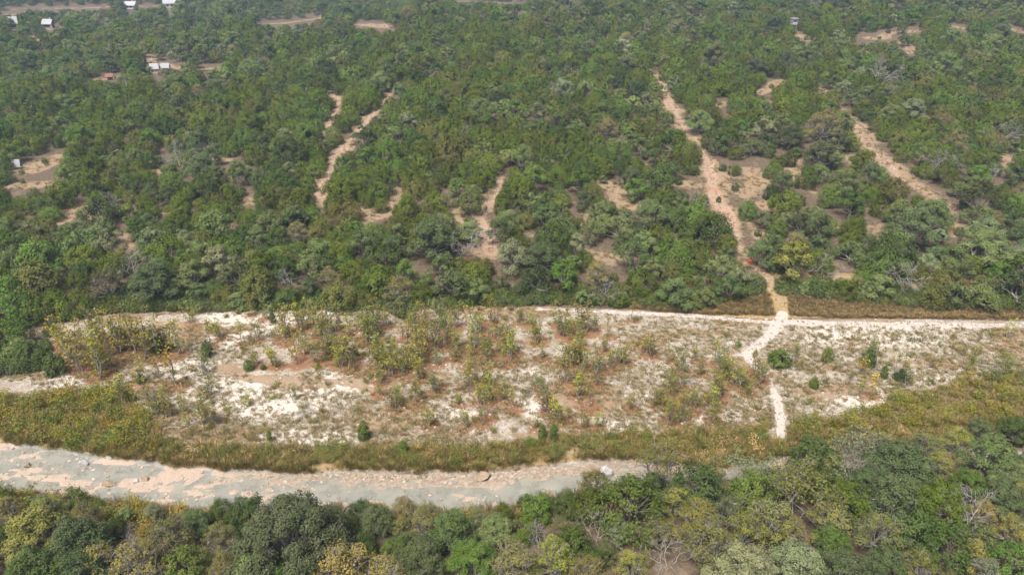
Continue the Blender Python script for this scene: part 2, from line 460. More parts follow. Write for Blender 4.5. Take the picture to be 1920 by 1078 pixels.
def gen_oak(seed, R, H, lobes, nleaf, leaf, twigs=6, sparse=0., sub=18, deadp=.03, zlow=-.35, lobe_r=(.27, .40)):
    r = np.random.default_rng(seed); crown, wood = Geo(), Geo()
    fork = np.array([r.normal() * R * .05, r.normal() * R * .05, H * (.13 + .06 * r.random())])
    tr = max(.10, R * .055)
    wood.tube(curve((0, 0, -.3), fork, r, .06, 4), [tr * 1.35, tr * 1.05, tr, tr * .95], 6)
    C, RR = [], []
    ga = 2.39996; off = r.random() * 6
    for i in range(lobes):
        f = math.sqrt((i + .35) / lobes); rr = R * .68 * f * (.88 + .24 * r.random()); an = off + i * ga + r.normal() * .2
        lr = R * r.uniform(*lobe_r)
        z = max(H - lr * .8 - H * (.56 * f * f) - r.random() * H * .14, lr * .75)
        C.append((rr * math.cos(an), rr * math.sin(an), z)); RR.append(lr)
    C = np.array(C); RR = np.array(RR); C[:, :2] -= C[:, :2].mean(0) * .6
    w = RR ** 2 / np.sum(RR ** 2)
    for c, lr, wi in zip(C, RR, w):
        e = curve(fork, c - np.array([0, 0, lr * .35]), r, .14, 5, -.25)
        k = tr * (.35 + .35 * r.random())
        wood.tube(e, np.linspace(k * 1.1, k * .4, 5), 5)
        d = unit(r.normal(size=(sub, 3)) + np.array([0, 0, .55])); d[:, 2] = np.where(d[:, 2] < zlow, -d[:, 2] * .5, d[:, 2]); d = unit(d)
        ex = .72 + .42 * r.random(sub)
        slv = r.random(sub)
        keep = r.random(sub) > sparse * .6
        n = max(8, int(nleaf * wi)); si = r.integers(0, sub, n); si = si[keep[si]]
        dd = unit(d[si] + r.normal(size=(len(si), 3)) * .25)
        pos = c + dd * (lr * ex[si] * (1.02 - .42 * r.random(len(si)) ** 2.2))[:, None] * np.array([1, 1, .84])
        lv = np.clip(slv[si] * .6 + r.random(len(si)) * .4, 0, 1)
        crown.leaves(pos, dd + np.array([0, 0, .35]) + r.normal(size=dd.shape) * .33, leaf * r.uniform(.7, 1.35, len(si)), leaf * .62 * r.uniform(.7, 1.3, len(si)), lv, r, (r.random(len(si)) < deadp).astype(float))
        for q in range(twigs):
            tip = c + d[q % sub] * lr * (ex[q % sub] * (.92 + .22 * r.random() * (1 + sparse))) * np.array([1, 1, .84])
            pp = curve(e[-2] if q % 2 else e[-1], tip, r, .16, 4)
            wood.tube(pp, np.linspace(k * .42, max(.012, k * .12), 4), 3)
            if sparse > 0:
                for z in range(3):
                    t2 = pp[2] + unit(r.normal(size=3) + np.array([0, 0, .4])) * lr * .38
                    wood.tube(curve(pp[2], t2, r, .2, 3), np.linspace(max(.016, k * .16), .012, 3), 3)
    return crown, wood

def gen_juniper(seed, R, H, nleaf, leaf, lobes=9, twigs=26, deadp=.12, pointed=0.):
    r = np.random.default_rng(seed); crown, wood = Geo(), Geo()
    ph = r.random(4) * 6.28
    tops = r.normal(size=(lobes, 2)) * R * .38
    nsp = 130
    # sprays: points over the domed surface, pushed in and out by lobes
    th = r.random(nsp) * 6.283; t = r.random(nsp) ** .85
    prof = (1 - t ** (2.6 - pointed)) ** (.52 + pointed * .3) * (1 - .22 * (1 - t) ** 3)
    lob = 1 + .09 * np.sin(3 * th + ph[0]) + .06 * np.sin(5 * th + ph[1] + 3 * t) + .05 * np.sin(8 * th + 5 * t + ph[2])
    rad = R * prof * lob * r.uniform(.92, 1.04, nsp)
    P = np.stack([rad * np.cos(th), rad * np.sin(th), H * (.05 + .92 * t) * r.uniform(.94, 1.06, nsp)], 1)
    out = unit(np.stack([np.cos(th) * (.35 + prof), np.sin(th) * (.35 + prof), .35 + 1.1 * t], 1))
    area = .35 + prof; wgt = area / area.sum()
    si = r.choice(nsp, nleaf, p=wgt)
    slv = r.random(nsp)
    sz = .065 * R + .03
    ax = unit(out[si] * .8 + np.array([0, 0, .75]) + r.normal(size=(nleaf, 3)) * .28)
    pos = P[si] + r.normal(size=(nleaf, 3)) * np.array([sz, sz, sz * 1.15]) - out[si] * (np.abs(r.normal(size=nleaf)) * R * .11)[:, None]
    pos[:, 2] = np.maximum(pos[:, 2], .05 + .1 * r.random(nleaf))
    lv = np.clip(slv[si] * .5 + r.random(nleaf) * .5, 0, 1)
    tt = pos[:, 2] / H
    dead = (r.random(nleaf) < deadp * (1.9 - 1.8 * np.clip(tt, 0, 1))).astype(float)
    crown.leaves(pos, out[si] + r.normal(size=(nleaf, 3)) * .32, leaf * r.uniform(.8, 1.5, nleaf), leaf * .45 * r.uniform(.7, 1.3, nleaf), lv, r, dead, axis=ax)
    for i in range(3):
        top = np.array([r.normal() * R * .2, r.normal() * R * .2, H * (.72 + .15 * r.random())])
        wood.tube(curve((r.normal() * .08, r.normal() * .08, -.2), top, r, .08, 4), np.linspace(R * .05 + .03, .02, 4), 5)
    for i in range(twigs):
        j = r.integers(nsp); z0 = P[j, 2] * .45
        wood.tube(curve((0, 0, z0), P[j] * np.array([1.0, 1.0, 1.0]) + out[j] * .05, r, .1, 4), np.linspace(.035, .012, 4), 3)
    return crown, wood

def gen_bare(seed, R, H, depth=4, thick=.09, lean=0., leafn=0):
    r = np.random.default_rng(seed); crown, wood = Geo(), Geo(); tips = []
    def grow(p, d, L, k, dep):
        q = p + d * L
        pts = curve(p, q, r, .10, 4)
        wood.tube(pts, np.linspace(k, k * .62, 4), 5 if dep > 2 else 3)
        if dep == 0: tips.append(q); return
        nb = 3 if dep > 1 else 4
        for b in range(nb):
            nd = unit(d * .75 + r.normal(size=3) * .62 + np.array([0, 0, .16]))
            grow(pts[-1] if b < 2 else pts[2], nd, L * r.uniform(.58, .82), max(.013, k * .58), dep - 1)
    n0 = 3
    for i in range(n0):
        a = i * 2.1 + r.random()
        d = unit(np.array([math.cos(a) * (R / H) * .8 + lean, math.sin(a) * (R / H) * .8, 1.]))
        grow(np.array([math.cos(a) * .1, math.sin(a) * .1, -.2]), d, H * .42, thick, depth)
    tips = np.array(tips)
    if leafn:
        si = r.integers(0, len(tips), leafn)
        pos = tips[si] + r.normal(size=(leafn, 3)) * R * .07
        crown.leaves(pos, r.normal(size=(leafn, 3)) + np.array([0, 0, .6]), .26 * r.uniform(.7, 1.3, leafn), .17 * r.uniform(.7, 1.3, leafn), np.clip(r.random(leafn), 0, 1), r, (r.random(leafn) < .08).astype(float))
    return crown, wood

def gen_sapling(seed, H, stems, nleaf, spread=.24, leaf=.22):
    r = np.random.default_rng(seed); crown, wood = Geo(), Geo(); pts = []; 
    for s_ in range(stems):
        h = H * r.uniform(.6, 1.0) if s_ else H
        a = r.random() * 6.28; d = r.random() * spread * H if stems > 1 else spread * .3 * H * r.random()
        b = np.array([math.cos(a) * .12 * stems ** .5, math.sin(a) * .12 * stems ** .5, -.1])
        top = b + np.array([math.cos(a) * d, math.sin(a) * d, h])
        st = curve(b, top, r, .05, 6)
        wood.tube(st, np.linspace(.042 + .006 * H, .014, 6), 4)
        for i in range(int(7 + 3 * H / 3)):
            t = r.uniform(.2, .98); k = t * 5; i0 = min(4, int(k)); p = st[i0] + (st[i0 + 1] - st[i0]) * (k - i0)
            an = r.random() * 6.28; L = H * r.uniform(.10, .22) * (1.25 - t * .8)
            q = p + np.array([math.cos(an) * L, math.sin(an) * L, L * r.uniform(.45, 1.0)])
            wood.tube(curve(p, q, r, .08, 3), np.linspace(.018, .009, 3), 3)
            for f in (.5, .75, 1.0): pts.append(p + (q - p) * f)
        pts.append(top); pts.append(st[4])
    pts = np.array(pts); si = r.integers(0, len(pts), nleaf); plv = r.random(len(pts))
    pos = pts[si] + r.normal(size=(nleaf, 3)) * np.array([.15, .15, .12])
    crown.leaves(pos, r.normal(size=(nleaf, 3)) + np.array([0, 0, .5]), leaf * r.uniform(.6, 1.35, nleaf), leaf * .75 * r.uniform(.6, 1.3, nleaf), plv[si] * .5 + r.random(nleaf) * .5, r, (r.random(nleaf) < .14).astype(float))
    return crown, wood

def gen_brush(seed, R, H, nleaf, leaf=.16):
    r = np.random.default_rng(seed); crown, wood = Geo(), Geo(); pts = []
    for s_ in range(9):
        a = r.random() * 6.28; d = R * math.sqrt(r.random()) * .9; h = H * r.uniform(.55, 1.05) * (1 - .35 * (d / R) ** 2)
        st = curve((math.cos(a) * d * .3, math.sin(a) * d * .3, -.1), (math.cos(a) * d, math.sin(a) * d, h), r, .10, 4)
        wood.tube(st, np.linspace(.022, .008, 4), 3)
        for t in np.linspace(.25, 1, 6):
            k = t * 3; i0 = min(2, int(k)); pts.append(st[i0] + (st[i0 + 1] - st[i0]) * (k - i0))
    pts = np.array(pts); si = r.integers(0, len(pts), nleaf); plv = r.random(len(pts))
    pos = pts[si] + r.normal(size=(nleaf, 3)) * np.array([.17, .17, .13]) * R; pos[:, 2] = np.maximum(pos[:, 2], .03)
    crown.leaves(pos, r.normal(size=(nleaf, 3)) + np.array([0, 0, .7]), leaf * r.uniform(.6, 1.4, nleaf), leaf * .6 * r.uniform(.6, 1.3, nleaf), plv[si] * .5 + r.random(nleaf) * .5, r, (r.random(nleaf) < .12).astype(float))
    return crown, wood

def gen_tuft(seed, H, R, n, w=.03, deadp=.5):
    r = np.random.default_rng(seed); g = Geo()
    a = r.random(n) * 6.283; d = np.sqrt(r.random(n)) * R * .45; h = H * r.uniform(.5, 1.1, n); ln = R * r.uniform(.25, 1.0, n)
    b = np.stack([np.cos(a) * d, np.sin(a) * d, np.full(n, -.03)], 1)
    o = np.stack([np.cos(a), np.sin(a), np.zeros(n)], 1); sd = np.stack([-np.sin(a), np.cos(a), np.zeros(n)], 1)
    mid = b + o * ln[:, None] * .4 + np.array([0, 0, 1.]) * h[:, None] * .62
    tip = b + o * ln[:, None] + np.array([0, 0, 1.]) * h[:, None]
    v4 = np.stack([b, mid + sd * w, tip, mid - sd * w], 1)
    g.quads(v4, r.random(n), (r.random(n) < deadp).astype(float))
    return g

# ------------------------------------------------------------------ tints: the plants' own colours
TINT = {
 'olive green': (.070, .098, .016), 'dark green': (.050, .078, .024), 'mid green': (.068, .112, .025), 'brownish olive': (.090, .098, .030),
 'grey-green': (.098, .126, .052), 'dusky green': (.066, .088, .040), 'bluish green': (.064, .088, .040), 'pale grey-green': (.122, .140, .082),
 'yellow-green': (.195, .200, .034), 'light green': (.100, .125, .048), 'ochre': (.200, .178, .055), 'olive-brown': (.122, .128, .040),
 'yellow': (.34, .29, .045), 'golden': (.29, .225, .045), 'rusty red': (.24, .095, .055), 'silvery green': (.112, .132, .076), 'tan': (.31, .235, .14), 'yellowish olive': (.135, .150, .040), 'straw': (.46, .33, .17),
 'orange': (.36, .14, .045), 'bright green': (.058, .086, .021)}
def tint_of(word, r, sp=.17):
    b = np.array(TINT[word]) * ((1.42 if max(TINT[word]) < .2 else 1.12) * (np.array([.98, 1.0, .84]) if TINT[word][1] > TINT[word][0] else np.array([.97, 1.0, .85]))); return tuple(float(q) for q in np.clip(b * (1 + r.normal() * sp) * (1 + r.normal(size=3) * .04), .01, .8))

# ------------------------------------------------------------------ prototypes (mesh data shared by the copies)
def proto(nm, cw, leafmat, bark):
    c, w = cw
    return (c.mesh(nm + '_crown', leafmat) if c.n else None, w.mesh(nm + '_trunk', bark))
def oak_dims(i): return [(3.2, 5.0), (3.0, 5.4), (3.4, 4.6), (2.9, 4.7), (3.3, 5.3), (3.1, 4.3)][i]
P_OAK = [proto('oak', gen_oak(20 + i, *oak_dims(i), 9 + i % 3, 3800, .23, 4, sub=18), M_LEAF, M_BARK) for i in range(6)]
P_BIGOAK = [proto('big_oak', gen_oak(40 + i, 5.0, 7.4, 17 + 2 * i, 11000, .25, 9, sparse=.12, sub=24, lobe_r=(.20, .31)), M_LEAF, M_BARK) for i in range(5)]
P_GRAND = [proto('grand_oak', gen_oak(55 + i, 8.0, 10.5, 36, 30000, .24, 9, sparse=.10, sub=26, lobe_r=(.14, .23)), M_LEAF, M_BARK) for i in range(2)]
P_SPARSE = [proto('sparse_oak', gen_oak(60 + i, 4.0, 6.6, 14 + i, 4200, .22, 12, sparse=.45, sub=18, deadp=.10, lobe_r=(.22, .34)), M_LEAF, M_BARK) for i in range(4)]
jun_d = [(2.2, 3.7, 0), (2.3, 3.3, 0), (2.1, 4.2, .3), (2.4, 3.5, 0), (2.2, 3.9, .2), (2.5, 3.4, 0), (2.0, 3.5, .1)]
P_JUN = [proto('juniper', gen_juniper(80 + i, a, b, 3600, .23, pointed=c), M_JUN, M_DARKBARK) for i, (a, b, c) in enumerate(jun_d)]
P_BIGJUN = [proto('big_juniper', gen_juniper(95 + i, 2.2, 3.9, 5200, .21, pointed=.2, twigs=40), M_JUN, M_DARKBARK) for i in range(3)]
P_CONE = [proto('young_juniper', gen_juniper(110 + i, .95, 2.0, 900, .22, pointed=.6, twigs=6, deadp=.03), M_JUN, M_DARKBARK) for i in range(3)]
P_BARE = [proto('bare', gen_bare(130 + i, 2.6, 4.6, 4, .055), M_LEAF, M_PALE) for i in range(3)]
P_GREYTREE = [proto('grey_tree', gen_bare(140 + i, 3.4, 6.0, 4, .09, leafn=2200), M_LEAF, M_BARK) for i in range(3)]
P_SAP = [proto('sapling', gen_sapling(160 + i, 3.2, [1, 2, 3, 1, 4, 2, 5, 3][i], [150, 200, 240, 150, 300, 220, 330, 260][i], leaf=.19), M_THIN, M_BARK) for i in range(8)]
P_AIRY = [proto('airy_tree', gen_oak(175, 3.2, 8.0, 12, 1500, .24, 9, sparse=.5, sub=12, deadp=.05, lobe_r=(.26, .40)), M_THIN, M_BARK)]
P_BRUSH = [proto('brush', gen_brush(180 + i, .9 + .2 * (i % 3), 1.3 + .2 * (i % 2), 360), M_THIN, M_DARKBARK) for i in range(6)]

# ------------------------------------------------------------------ things
THINGS = []
def plant(name, cat, p, x, y, z, sc, rz, word, group, label=None, r=rng, form='', tilt=(0, 0), sz=None, tint=None):
    root = bpy.data.objects.new(name, None); COL.objects.link(root)
    root.empty_display_size = .5
    root.location = (x, y, z); root.rotation_euler = (tilt[0], tilt[1], rz); root.scale = (sc, sc, sz or sc)
    t = tint or (tint_of(word, r) if word in TINT else (.2, .2, .2))
    if p[0] is not None: link('crown', p[0], root, tint=t)
    link('trunk', p[1], root)
    root['category'] = cat
    if group: root['group'] = group
    THINGS.append(dict(o=root, x=x, y=y, z=z, word=word, form=form, label=label, kind=cat, sc=sc))
    return root

def gn_scatter(name, protos, mats, pts, rots, scls, var, tints, label):
    """ONE stuff object: its mesh holds a few prototype plants and loose points; geometry nodes set a prototype on each point.
    protos: list of list of (Geo, material slot)"""
    V, F, LV, DD, PK = [], [], [], [], []; n = 0
    for k, parts in enumerate(protos):
        for g, slot in parts:
            v, q, lv, dd = g.arrays()
            if len(v) == 0: continue
            V.append(v); F.append((q + n, slot)); LV.append(lv); DD.append(dd); PK.append(np.full(len(v), k)); n += len(v)
    m = len(pts)
    V.append(pts); PK.append(-1 - np.asarray(var)); LV.append(np.zeros(m)); DD.append(np.zeros(m))
    z = lambda a: np.concatenate([np.zeros((n, 3)), a])
    me = build_mesh(name, np.concatenate(V), F, mats, dict(lv=np.concatenate(LV), dead=np.concatenate(DD), pk=np.concatenate(PK).astype(int), rot=z(rots), scl=z(scls), tint=z(tints)))
    o = link(name, me, kind='stuff', label=label)
    ng = bpy.data.node_groups.new(name + '_scatter', 'GeometryNodeTree')
    ng.interface.new_socket('Geometry', in_out='INPUT', socket_type='NodeSocketGeometry')
    ng.interface.new_socket('Geometry', in_out='OUTPUT', socket_type='NodeSocketGeometry')
    gi = ng.nodes.new('NodeGroupInput'); go = ng.nodes.new('NodeGroupOutput'); jn = ng.nodes.new('GeometryNodeJoinGeometry')
    def named(nm, ty):
        a = ng.nodes.new('GeometryNodeInputNamedAttribute'); a.data_type = ty; a.inputs[0].default_value = nm; return a.outputs[0]
    pk = named('pk', 'INT'); rot = named('rot', 'FLOAT_VECTOR'); scl = named('scl', 'FLOAT_VECTOR')
    def sep(val):
        c = ng.nodes.new('FunctionNodeCompare'); c.data_type = 'INT'; c.operation = 'EQUAL'
        ng.links.new(pk, c.inputs['A'] if c.inputs['A'].type == 'INT' else c.inputs[2])
        [i for i in c.inputs if i.type == 'INT'][1].default_value = val
        s = ng.nodes.new('GeometryNodeSeparateGeometry'); s.domain = 'POINT'
        ng.links.new(gi.outputs[0], s.inputs[0]); ng.links.new(c.outputs[0], s.inputs[1]); return s.outputs[0]
    for k in range(len(protos)):
        io = ng.nodes.new('GeometryNodeInstanceOnPoints')
        ng.links.new(sep(-1 - k), io.inputs['Points']); ng.links.new(sep(k), io.inputs['Instance'])
        e2r = ng.nodes.new('FunctionNodeEulerToRotation'); ng.links.new(rot, e2r.inputs[0])
        ng.links.new(e2r.outputs[0], io.inputs['Rotation']); ng.links.new(scl, io.inputs['Scale'])
        ng.links.new(io.outputs[0], jn.inputs[0])
    ng.links.new(jn.outputs[0], go.inputs[0])
    md = o.modifiers.new('scatter', 'NODES'); md.node_group = ng
    return o

# ------------------------------------------------------------------ saplings on the gravel bar (placed first: their litter colours the ground)
SAP = []
def sample_poly(poly, n, r):
    p = np.array(poly); lo, hi = p.min(0), p.max(0); out = np.zeros((0, 2))
    while len(out) < n:
        q = lo + r.random((n * 3, 2)) * (hi - lo); out = np.concatenate([out, q[in_poly(q[:, 0], q[:, 1], poly)]])
    return out[:n]
SREG = [([(490,615),(620,600),(900,600),(900,690),(640,705),(480,690)], 72, 2.2, 4.6, 'band', 1),
        ([(900,600),(1140,605),(1150,700),(900,705)], 36, 2.0, 4.0, 'band', 1),
        ([(1130,640),(1390,670),(1430,700),(1455,790),(1210,805),(1120,700)], 40, 1.6, 3.4, 'mix', 1),
        ([(690,700),(1120,700),(1130,810),(720,800)], 40, 1.6, 3.4, 'mix', 1),
        ([(110,620),(200,610),(330,640),(330,690),(210,715),(120,690)], 28, 3.0, 5.2, 'warm', 1),
        ([(200,700),(420,700),(410,800),(260,810)], 20, 1.5, 3.2, 'mix', .6),
        ([(1480,640),(1900,630),(1900,730),(1490,750)], 32, 1.4, 3.0, 'mix', .5),
        ([(350,590),(520,585),(490,645),(350,650)], 9, 2.0, 3.4, 'band', .8)]
PAL = {'band': (['yellow-green', 'ochre', 'golden', 'olive-brown', 'light green'], [.46, .24, .03, .13, .14]),
       'mix': (['yellow-green', 'ochre', 'light green', 'olive-brown', 'golden'], [.48, .18, .18, .14, .02]),
       'warm': (['golden', 'ochre', 'yellow-green', 'olive-brown'], [.20, .36, .30, .14])}
r = np.random.default_rng(3)
for poly, n, h0, h1, pal, lt in SREG:
    q = sample_poly(poly, n * 4, r); gx, gy, gz = ground_hit(q[:, 0], q[:, 1])
    pr = fbm(gx * .6, gy, 4.5, 31); o = np.argsort(-pr + r.random(len(pr)) * 1.3)[:n]
    for i in o:
        SAP.append((gx[i], gy[i], gz[i], r.uniform(h0, h1), r.choice(PAL[pal][0], p=PAL[pal][1]), lt, None))
for px, py, h, w, lt, lab in [(328,722,4.6,'golden',1,'tall golden sapling with a forked trunk on bare white gravel'), (265,716,3.2,'ochre',.8,'thin ochre sapling with a dark young juniper at its foot'),
        (1628,742,2.6,'yellow',.9,'bright yellow sapling alone on the pale gravel east of the white track'), (465,760,2.0,'yellow-green',.1,None), (552,750,2.0,'yellow-green',.2,None),
        (1185,600,2.8,'ochre',.8,'nearly leafless thin sapling beside the white gravel road'), (1095,622,4.0,'ochre',.9,'tall reddish slender sapling just below the white gravel road'),
        (1310,700,2.0,'yellow-green',1,None), (1275,725,2.4,'light green',1,None), (710,712,2.0,'olive-brown',.9,None), (1060,690,2.8,'light green',.4,None)]:
    gx, gy, gz = ground_hit(px, py); SAP.append((gx[0], gy[0], gz[0], h, w, lt, lab))

# ------------------------------------------------------------------ ground: one grid, cut into ground, gravel bar, tracks and creek bed along their outlines
def build_ground():
    nu = 620
    uu = np.sign(np.linspace(-1, 1, nu)) * np.abs(np.linspace(-1, 1, nu)) ** 1.0 * 1.02
    yv = np.concatenate([np.linspace(-40, 36, 16), np.geomspace(38, 130, 300), np.geomspace(131, 700, 260)[0:], np.geomspace(720, 2600, 40)])
    Y, U = np.meshgrid(yv, uu, indexing='ij'); X = U * (np.abs(Y) + 45)
    x, y = X.ravel(), Y.ravel()
    z = terrain(x, y)
    c = creek_mask(x, y)
    # dry crust in the creek: slabs stand just above the water
    mat_n = fbm(x * .34 + y * .10, y - x * .06, 1.2, 77, 5)
    west = sstep(-22, -46, x); mid = np.exp(-((x - (-6)) / 9) ** 2)
    need = .60 - .185 * west - .07 * mid
    topm = sstep(4.2, .8, y_up(x) - y) * sstep(-38, -24, x) * (1 - sstep(16, 30, x))
    crust = np.clip(sstep(need, need + .07, mat_n) * (1 - .6 * sstep(20, 30, x)) + topm * sstep(.22, .5, mat_n + .12), 0, 1)
    gravel_end = sstep(20, 27, x); crust = np.maximum(crust, gravel_end * sstep(.25, .40, mat_n + .05)); 
    crust *= sstep(-.4, .4, c)
    z = np.where(c > -.3, np.maximum(z, (WATER_Z - .22) + crust * .25 + (fbm(x, y, .8, 23, 2) - .5) * .22), z)
    bed = sstep(-.5, .3, c)
    cob = np.maximum(topm, gravel_end)
    d = y - y_top(x) + (fbm(x, y, 5, 15) - .5) * 3.0 * (1 - sstep(0, 12, x))
    grav = sstep(-.6, .6, y - y_up(x)) * sstep(1.2, -1.2, d)
    px, py, _ = project(x, y, z)
    leftgreen = sstep(90, 30, px - np.clip((700 - py) * .4, 0, 60)) * sstep(720, 690, py) * (py > 560)
    grav *= (1 - leftgreen)
    white = np.zeros(len(x))
    for cx, cy, rx, ry, s in [(480,600,130,30,1),(430,635,50,25,.9),(470,745,180,50,1),(340,690,100,30,.9),(620,720,120,26,.9),(770,690,60,20,.7),(1000,690,45,22,.6),(1010,765,45,30,.8),(1110,800,110,20,.8),
            (1640,635,170,22,.8),(1660,745,150,26,.9),(1790,712,120,14,.7),(1300,785,140,15,.7),(140,715,100,22,.8),(1570,612,80,14,1),(1700,612,260,10,.8),(840,775,90,18,.8),(570,825,110,22,1),(860,655,60,14,.5),
            (1380,640,50,25,.5),(1220,745,40,20,.6),(620,590,70,14,.7),(930,735,35,20,.5),(700,790,80,25,.5),(1620,790,80,15,.4)]:
        white = np.maximum(white, s * np.exp(-(((px - cx) / rx) ** 2 + ((py - cy) / ry) ** 2) * .9))
    white = white * grav
    gl = lambda poly: in_poly(px, py, poly).astype(float)
    grass = np.clip(sstep(-.5, 1.5, d) * (1 - sstep(9, 16, d)) * sstep(20, 36, x) + .75 * sstep(-.2, .6, y - y_up(x)) * (1 - sstep(3.2, 6.0, y - y_up(x) + (fbm(x, y, 6, 9) - .5) * 3)), 0, 1)
    grass = np.maximum(grass, .8 * sstep(250, 120, px + (740 - py) * .6) * sstep(735, 765, py) * (py < 850))
    grass = np.maximum(grass, .8 * sstep(1620, 1820, px + (py - 740) * 1.2) * sstep(715, 755, py))
    grass *= (1 - bed) * (y > y_up(x))
    grav *= (1 - .85 * grass); white *= (1 - grass)
    litter = np.zeros(len(x))
    zone = (y > 55) & (y < 110)
    for (sx, sy, sz_, h, w, lt, _) in SAP:
        k = zone & (np.abs(x - sx) < 5) & (np.abs(y - sy) < 5)
        rr = .75 + .38 * h
        litter[k] = np.maximum(litter[k], lt * .95 * np.exp(-(((x[k] - sx - .2) / rr) ** 2 * .8 + ((y[k] - sy + .2) / rr) ** 2)))
    clear = np.zeros(len(x)); dirt = np.zeros(len(x)); lane = np.zeros(len(x)); rust = np.zeros(len(x))
    far = (y > 95) & (y < 900)
    cn = (fbm(x[far], y[far], 4, 71) - .5) * 6.5
    for wl in W_CLEAR:
        wv = [(a, b, w * 1.1) for a, b, w in wl]
        s = seg_dist(x[far], y[far], wv) + cn; clear[far] = np.maximum(clear[far], 1 - sstep(-1.5, 3.0, s))
    for k, wl in W_DIRT.items():
        s = seg_dist(x[far], y[far], [(a, b, w * .68) for a, b, w in wl]) + cn * .45; dirt[far] = np.maximum(dirt[far], (1 - sstep(-1.0, 1.0, s)) * (.55 if k == 'c' else 1))
    nb = (y > 50) & (y < 125)
    for i, wl in enumerate(W_WHITE):
        s = seg_dist(x[nb], y[nb], [(a, b, w * (.85, .8, .6)[i]) for a, b, w in wl]); lane[nb] = np.maximum(lane[nb], 1 - sstep(-.35, .3, s + (fbm(x[nb], y[nb], 2, 4) - .5) * .7))
    for cx, cy, rx in [(1340, 355, 22), (1375, 470, 14), (1400, 490, 16), (1360, 400, 15), (870, 465, 10), (920, 470, 16), (1195, 490, 14), (1285, 232, 6)]:
        gx, gy, gz = ground_hit(cx, cy); s0 = np.hypot(0, CAM_H) ; R = rx * math.hypot(gy[0], CAM_H) / FPX
        rust = np.maximum(rust, .62 * np.exp(-(((x - gx[0]) / R) ** 2 + ((y - gy[0]) / R) ** 2)))
    dc = seg_dist(x[far], y[far], [(a, b, 0.) for a, b, w in W_DIRT['c']]); lane[far] = np.maximum(lane[far], .62 * np.exp(-((np.abs(dc) - 1.0) / .4) ** 2) * dirt[far] / .55)
    track_s = np.full(len(x), 1e9); white_s = np.full(len(x), 1e9)
    for wl in W_DIRT.values(): track_s[far] = np.minimum(track_s[far], seg_dist(x[far], y[far], wl))
    for wl in W_WHITE: white_s[nb] = np.minimum(white_s[nb], seg_dist(x[nb], y[nb], wl))
    z = z - .06 * lane - .12 * dirt * sstep(96, 100, y)
    z = z + (fbm(x, y, 1.3, 61, 2) - .5) * .16 * sstep(40, 50, y) * (1 - sstep(130, 170, y)) * (1 - lane) * (1 - bed)
    V = np.stack([x, y, z], 1)
    A = dict(gravel=grav, white=white, grass=grass, litter=litter, clear=clear, dirt=dirt, lane=lane, bed=bed, crust=crust, cobble=cob, rust=rust)
    ny = len(yv)
    i = (np.arange(ny - 1)[:, None] * nu + np.arange(nu - 1)[None]).ravel()
    Q = np.stack([i, i + 1, i + nu + 1, i + nu], 1)
    f = lambda a: a[Q].mean(1)
    lab = np.zeros(len(Q), int)
    lab[(f(grav) > .5)] = 1
    lab[f(track_s) < 0] = 2
    lab[f(white_s) < 0] = 3
    lab[f(c) > 0] = 4
    for k, (nm, lb) in enumerate([('ground', 'brown woodland floor with dry clearings'), ('gravel_bar', 'pale limestone gravel bar along the creek'), ('dirt_track', 'pinkish rocky tracks climbing through the wood'),
                        ('gravel_track', 'white gravel road and path crossing the bar'), ('creek_bed', 'grey silt and peach crust on the creek floor')]):
        q = Q[lab == k]; used, inv = np.unique(q, return_inverse=True)
        me = build_mesh(nm, V[used], [(inv.reshape(-1, 4), 0)], [M_GROUND], {a: b[used] for a, b in A.items()}, smooth=True)
        link(nm, me, kind='structure', label=lb)
build_ground()

xs = np.linspace(-150, 150, 301)
top = np.stack([xs, y_up(xs) + 1.3, np.full_like(xs, WATER_Z)], 1); bot = np.stack([xs, y_lo(xs) - 1.3, np.full_like(xs, WATER_Z)], 1)
i = np.arange(300)
link('creek', build_mesh('creek', np.concatenate([top, bot]), [(np.stack([i + 301, i + 302, i + 1, i], 1), 0)], [M_WATER]), kind='structure', label='shallow pale blue-grey creek water')

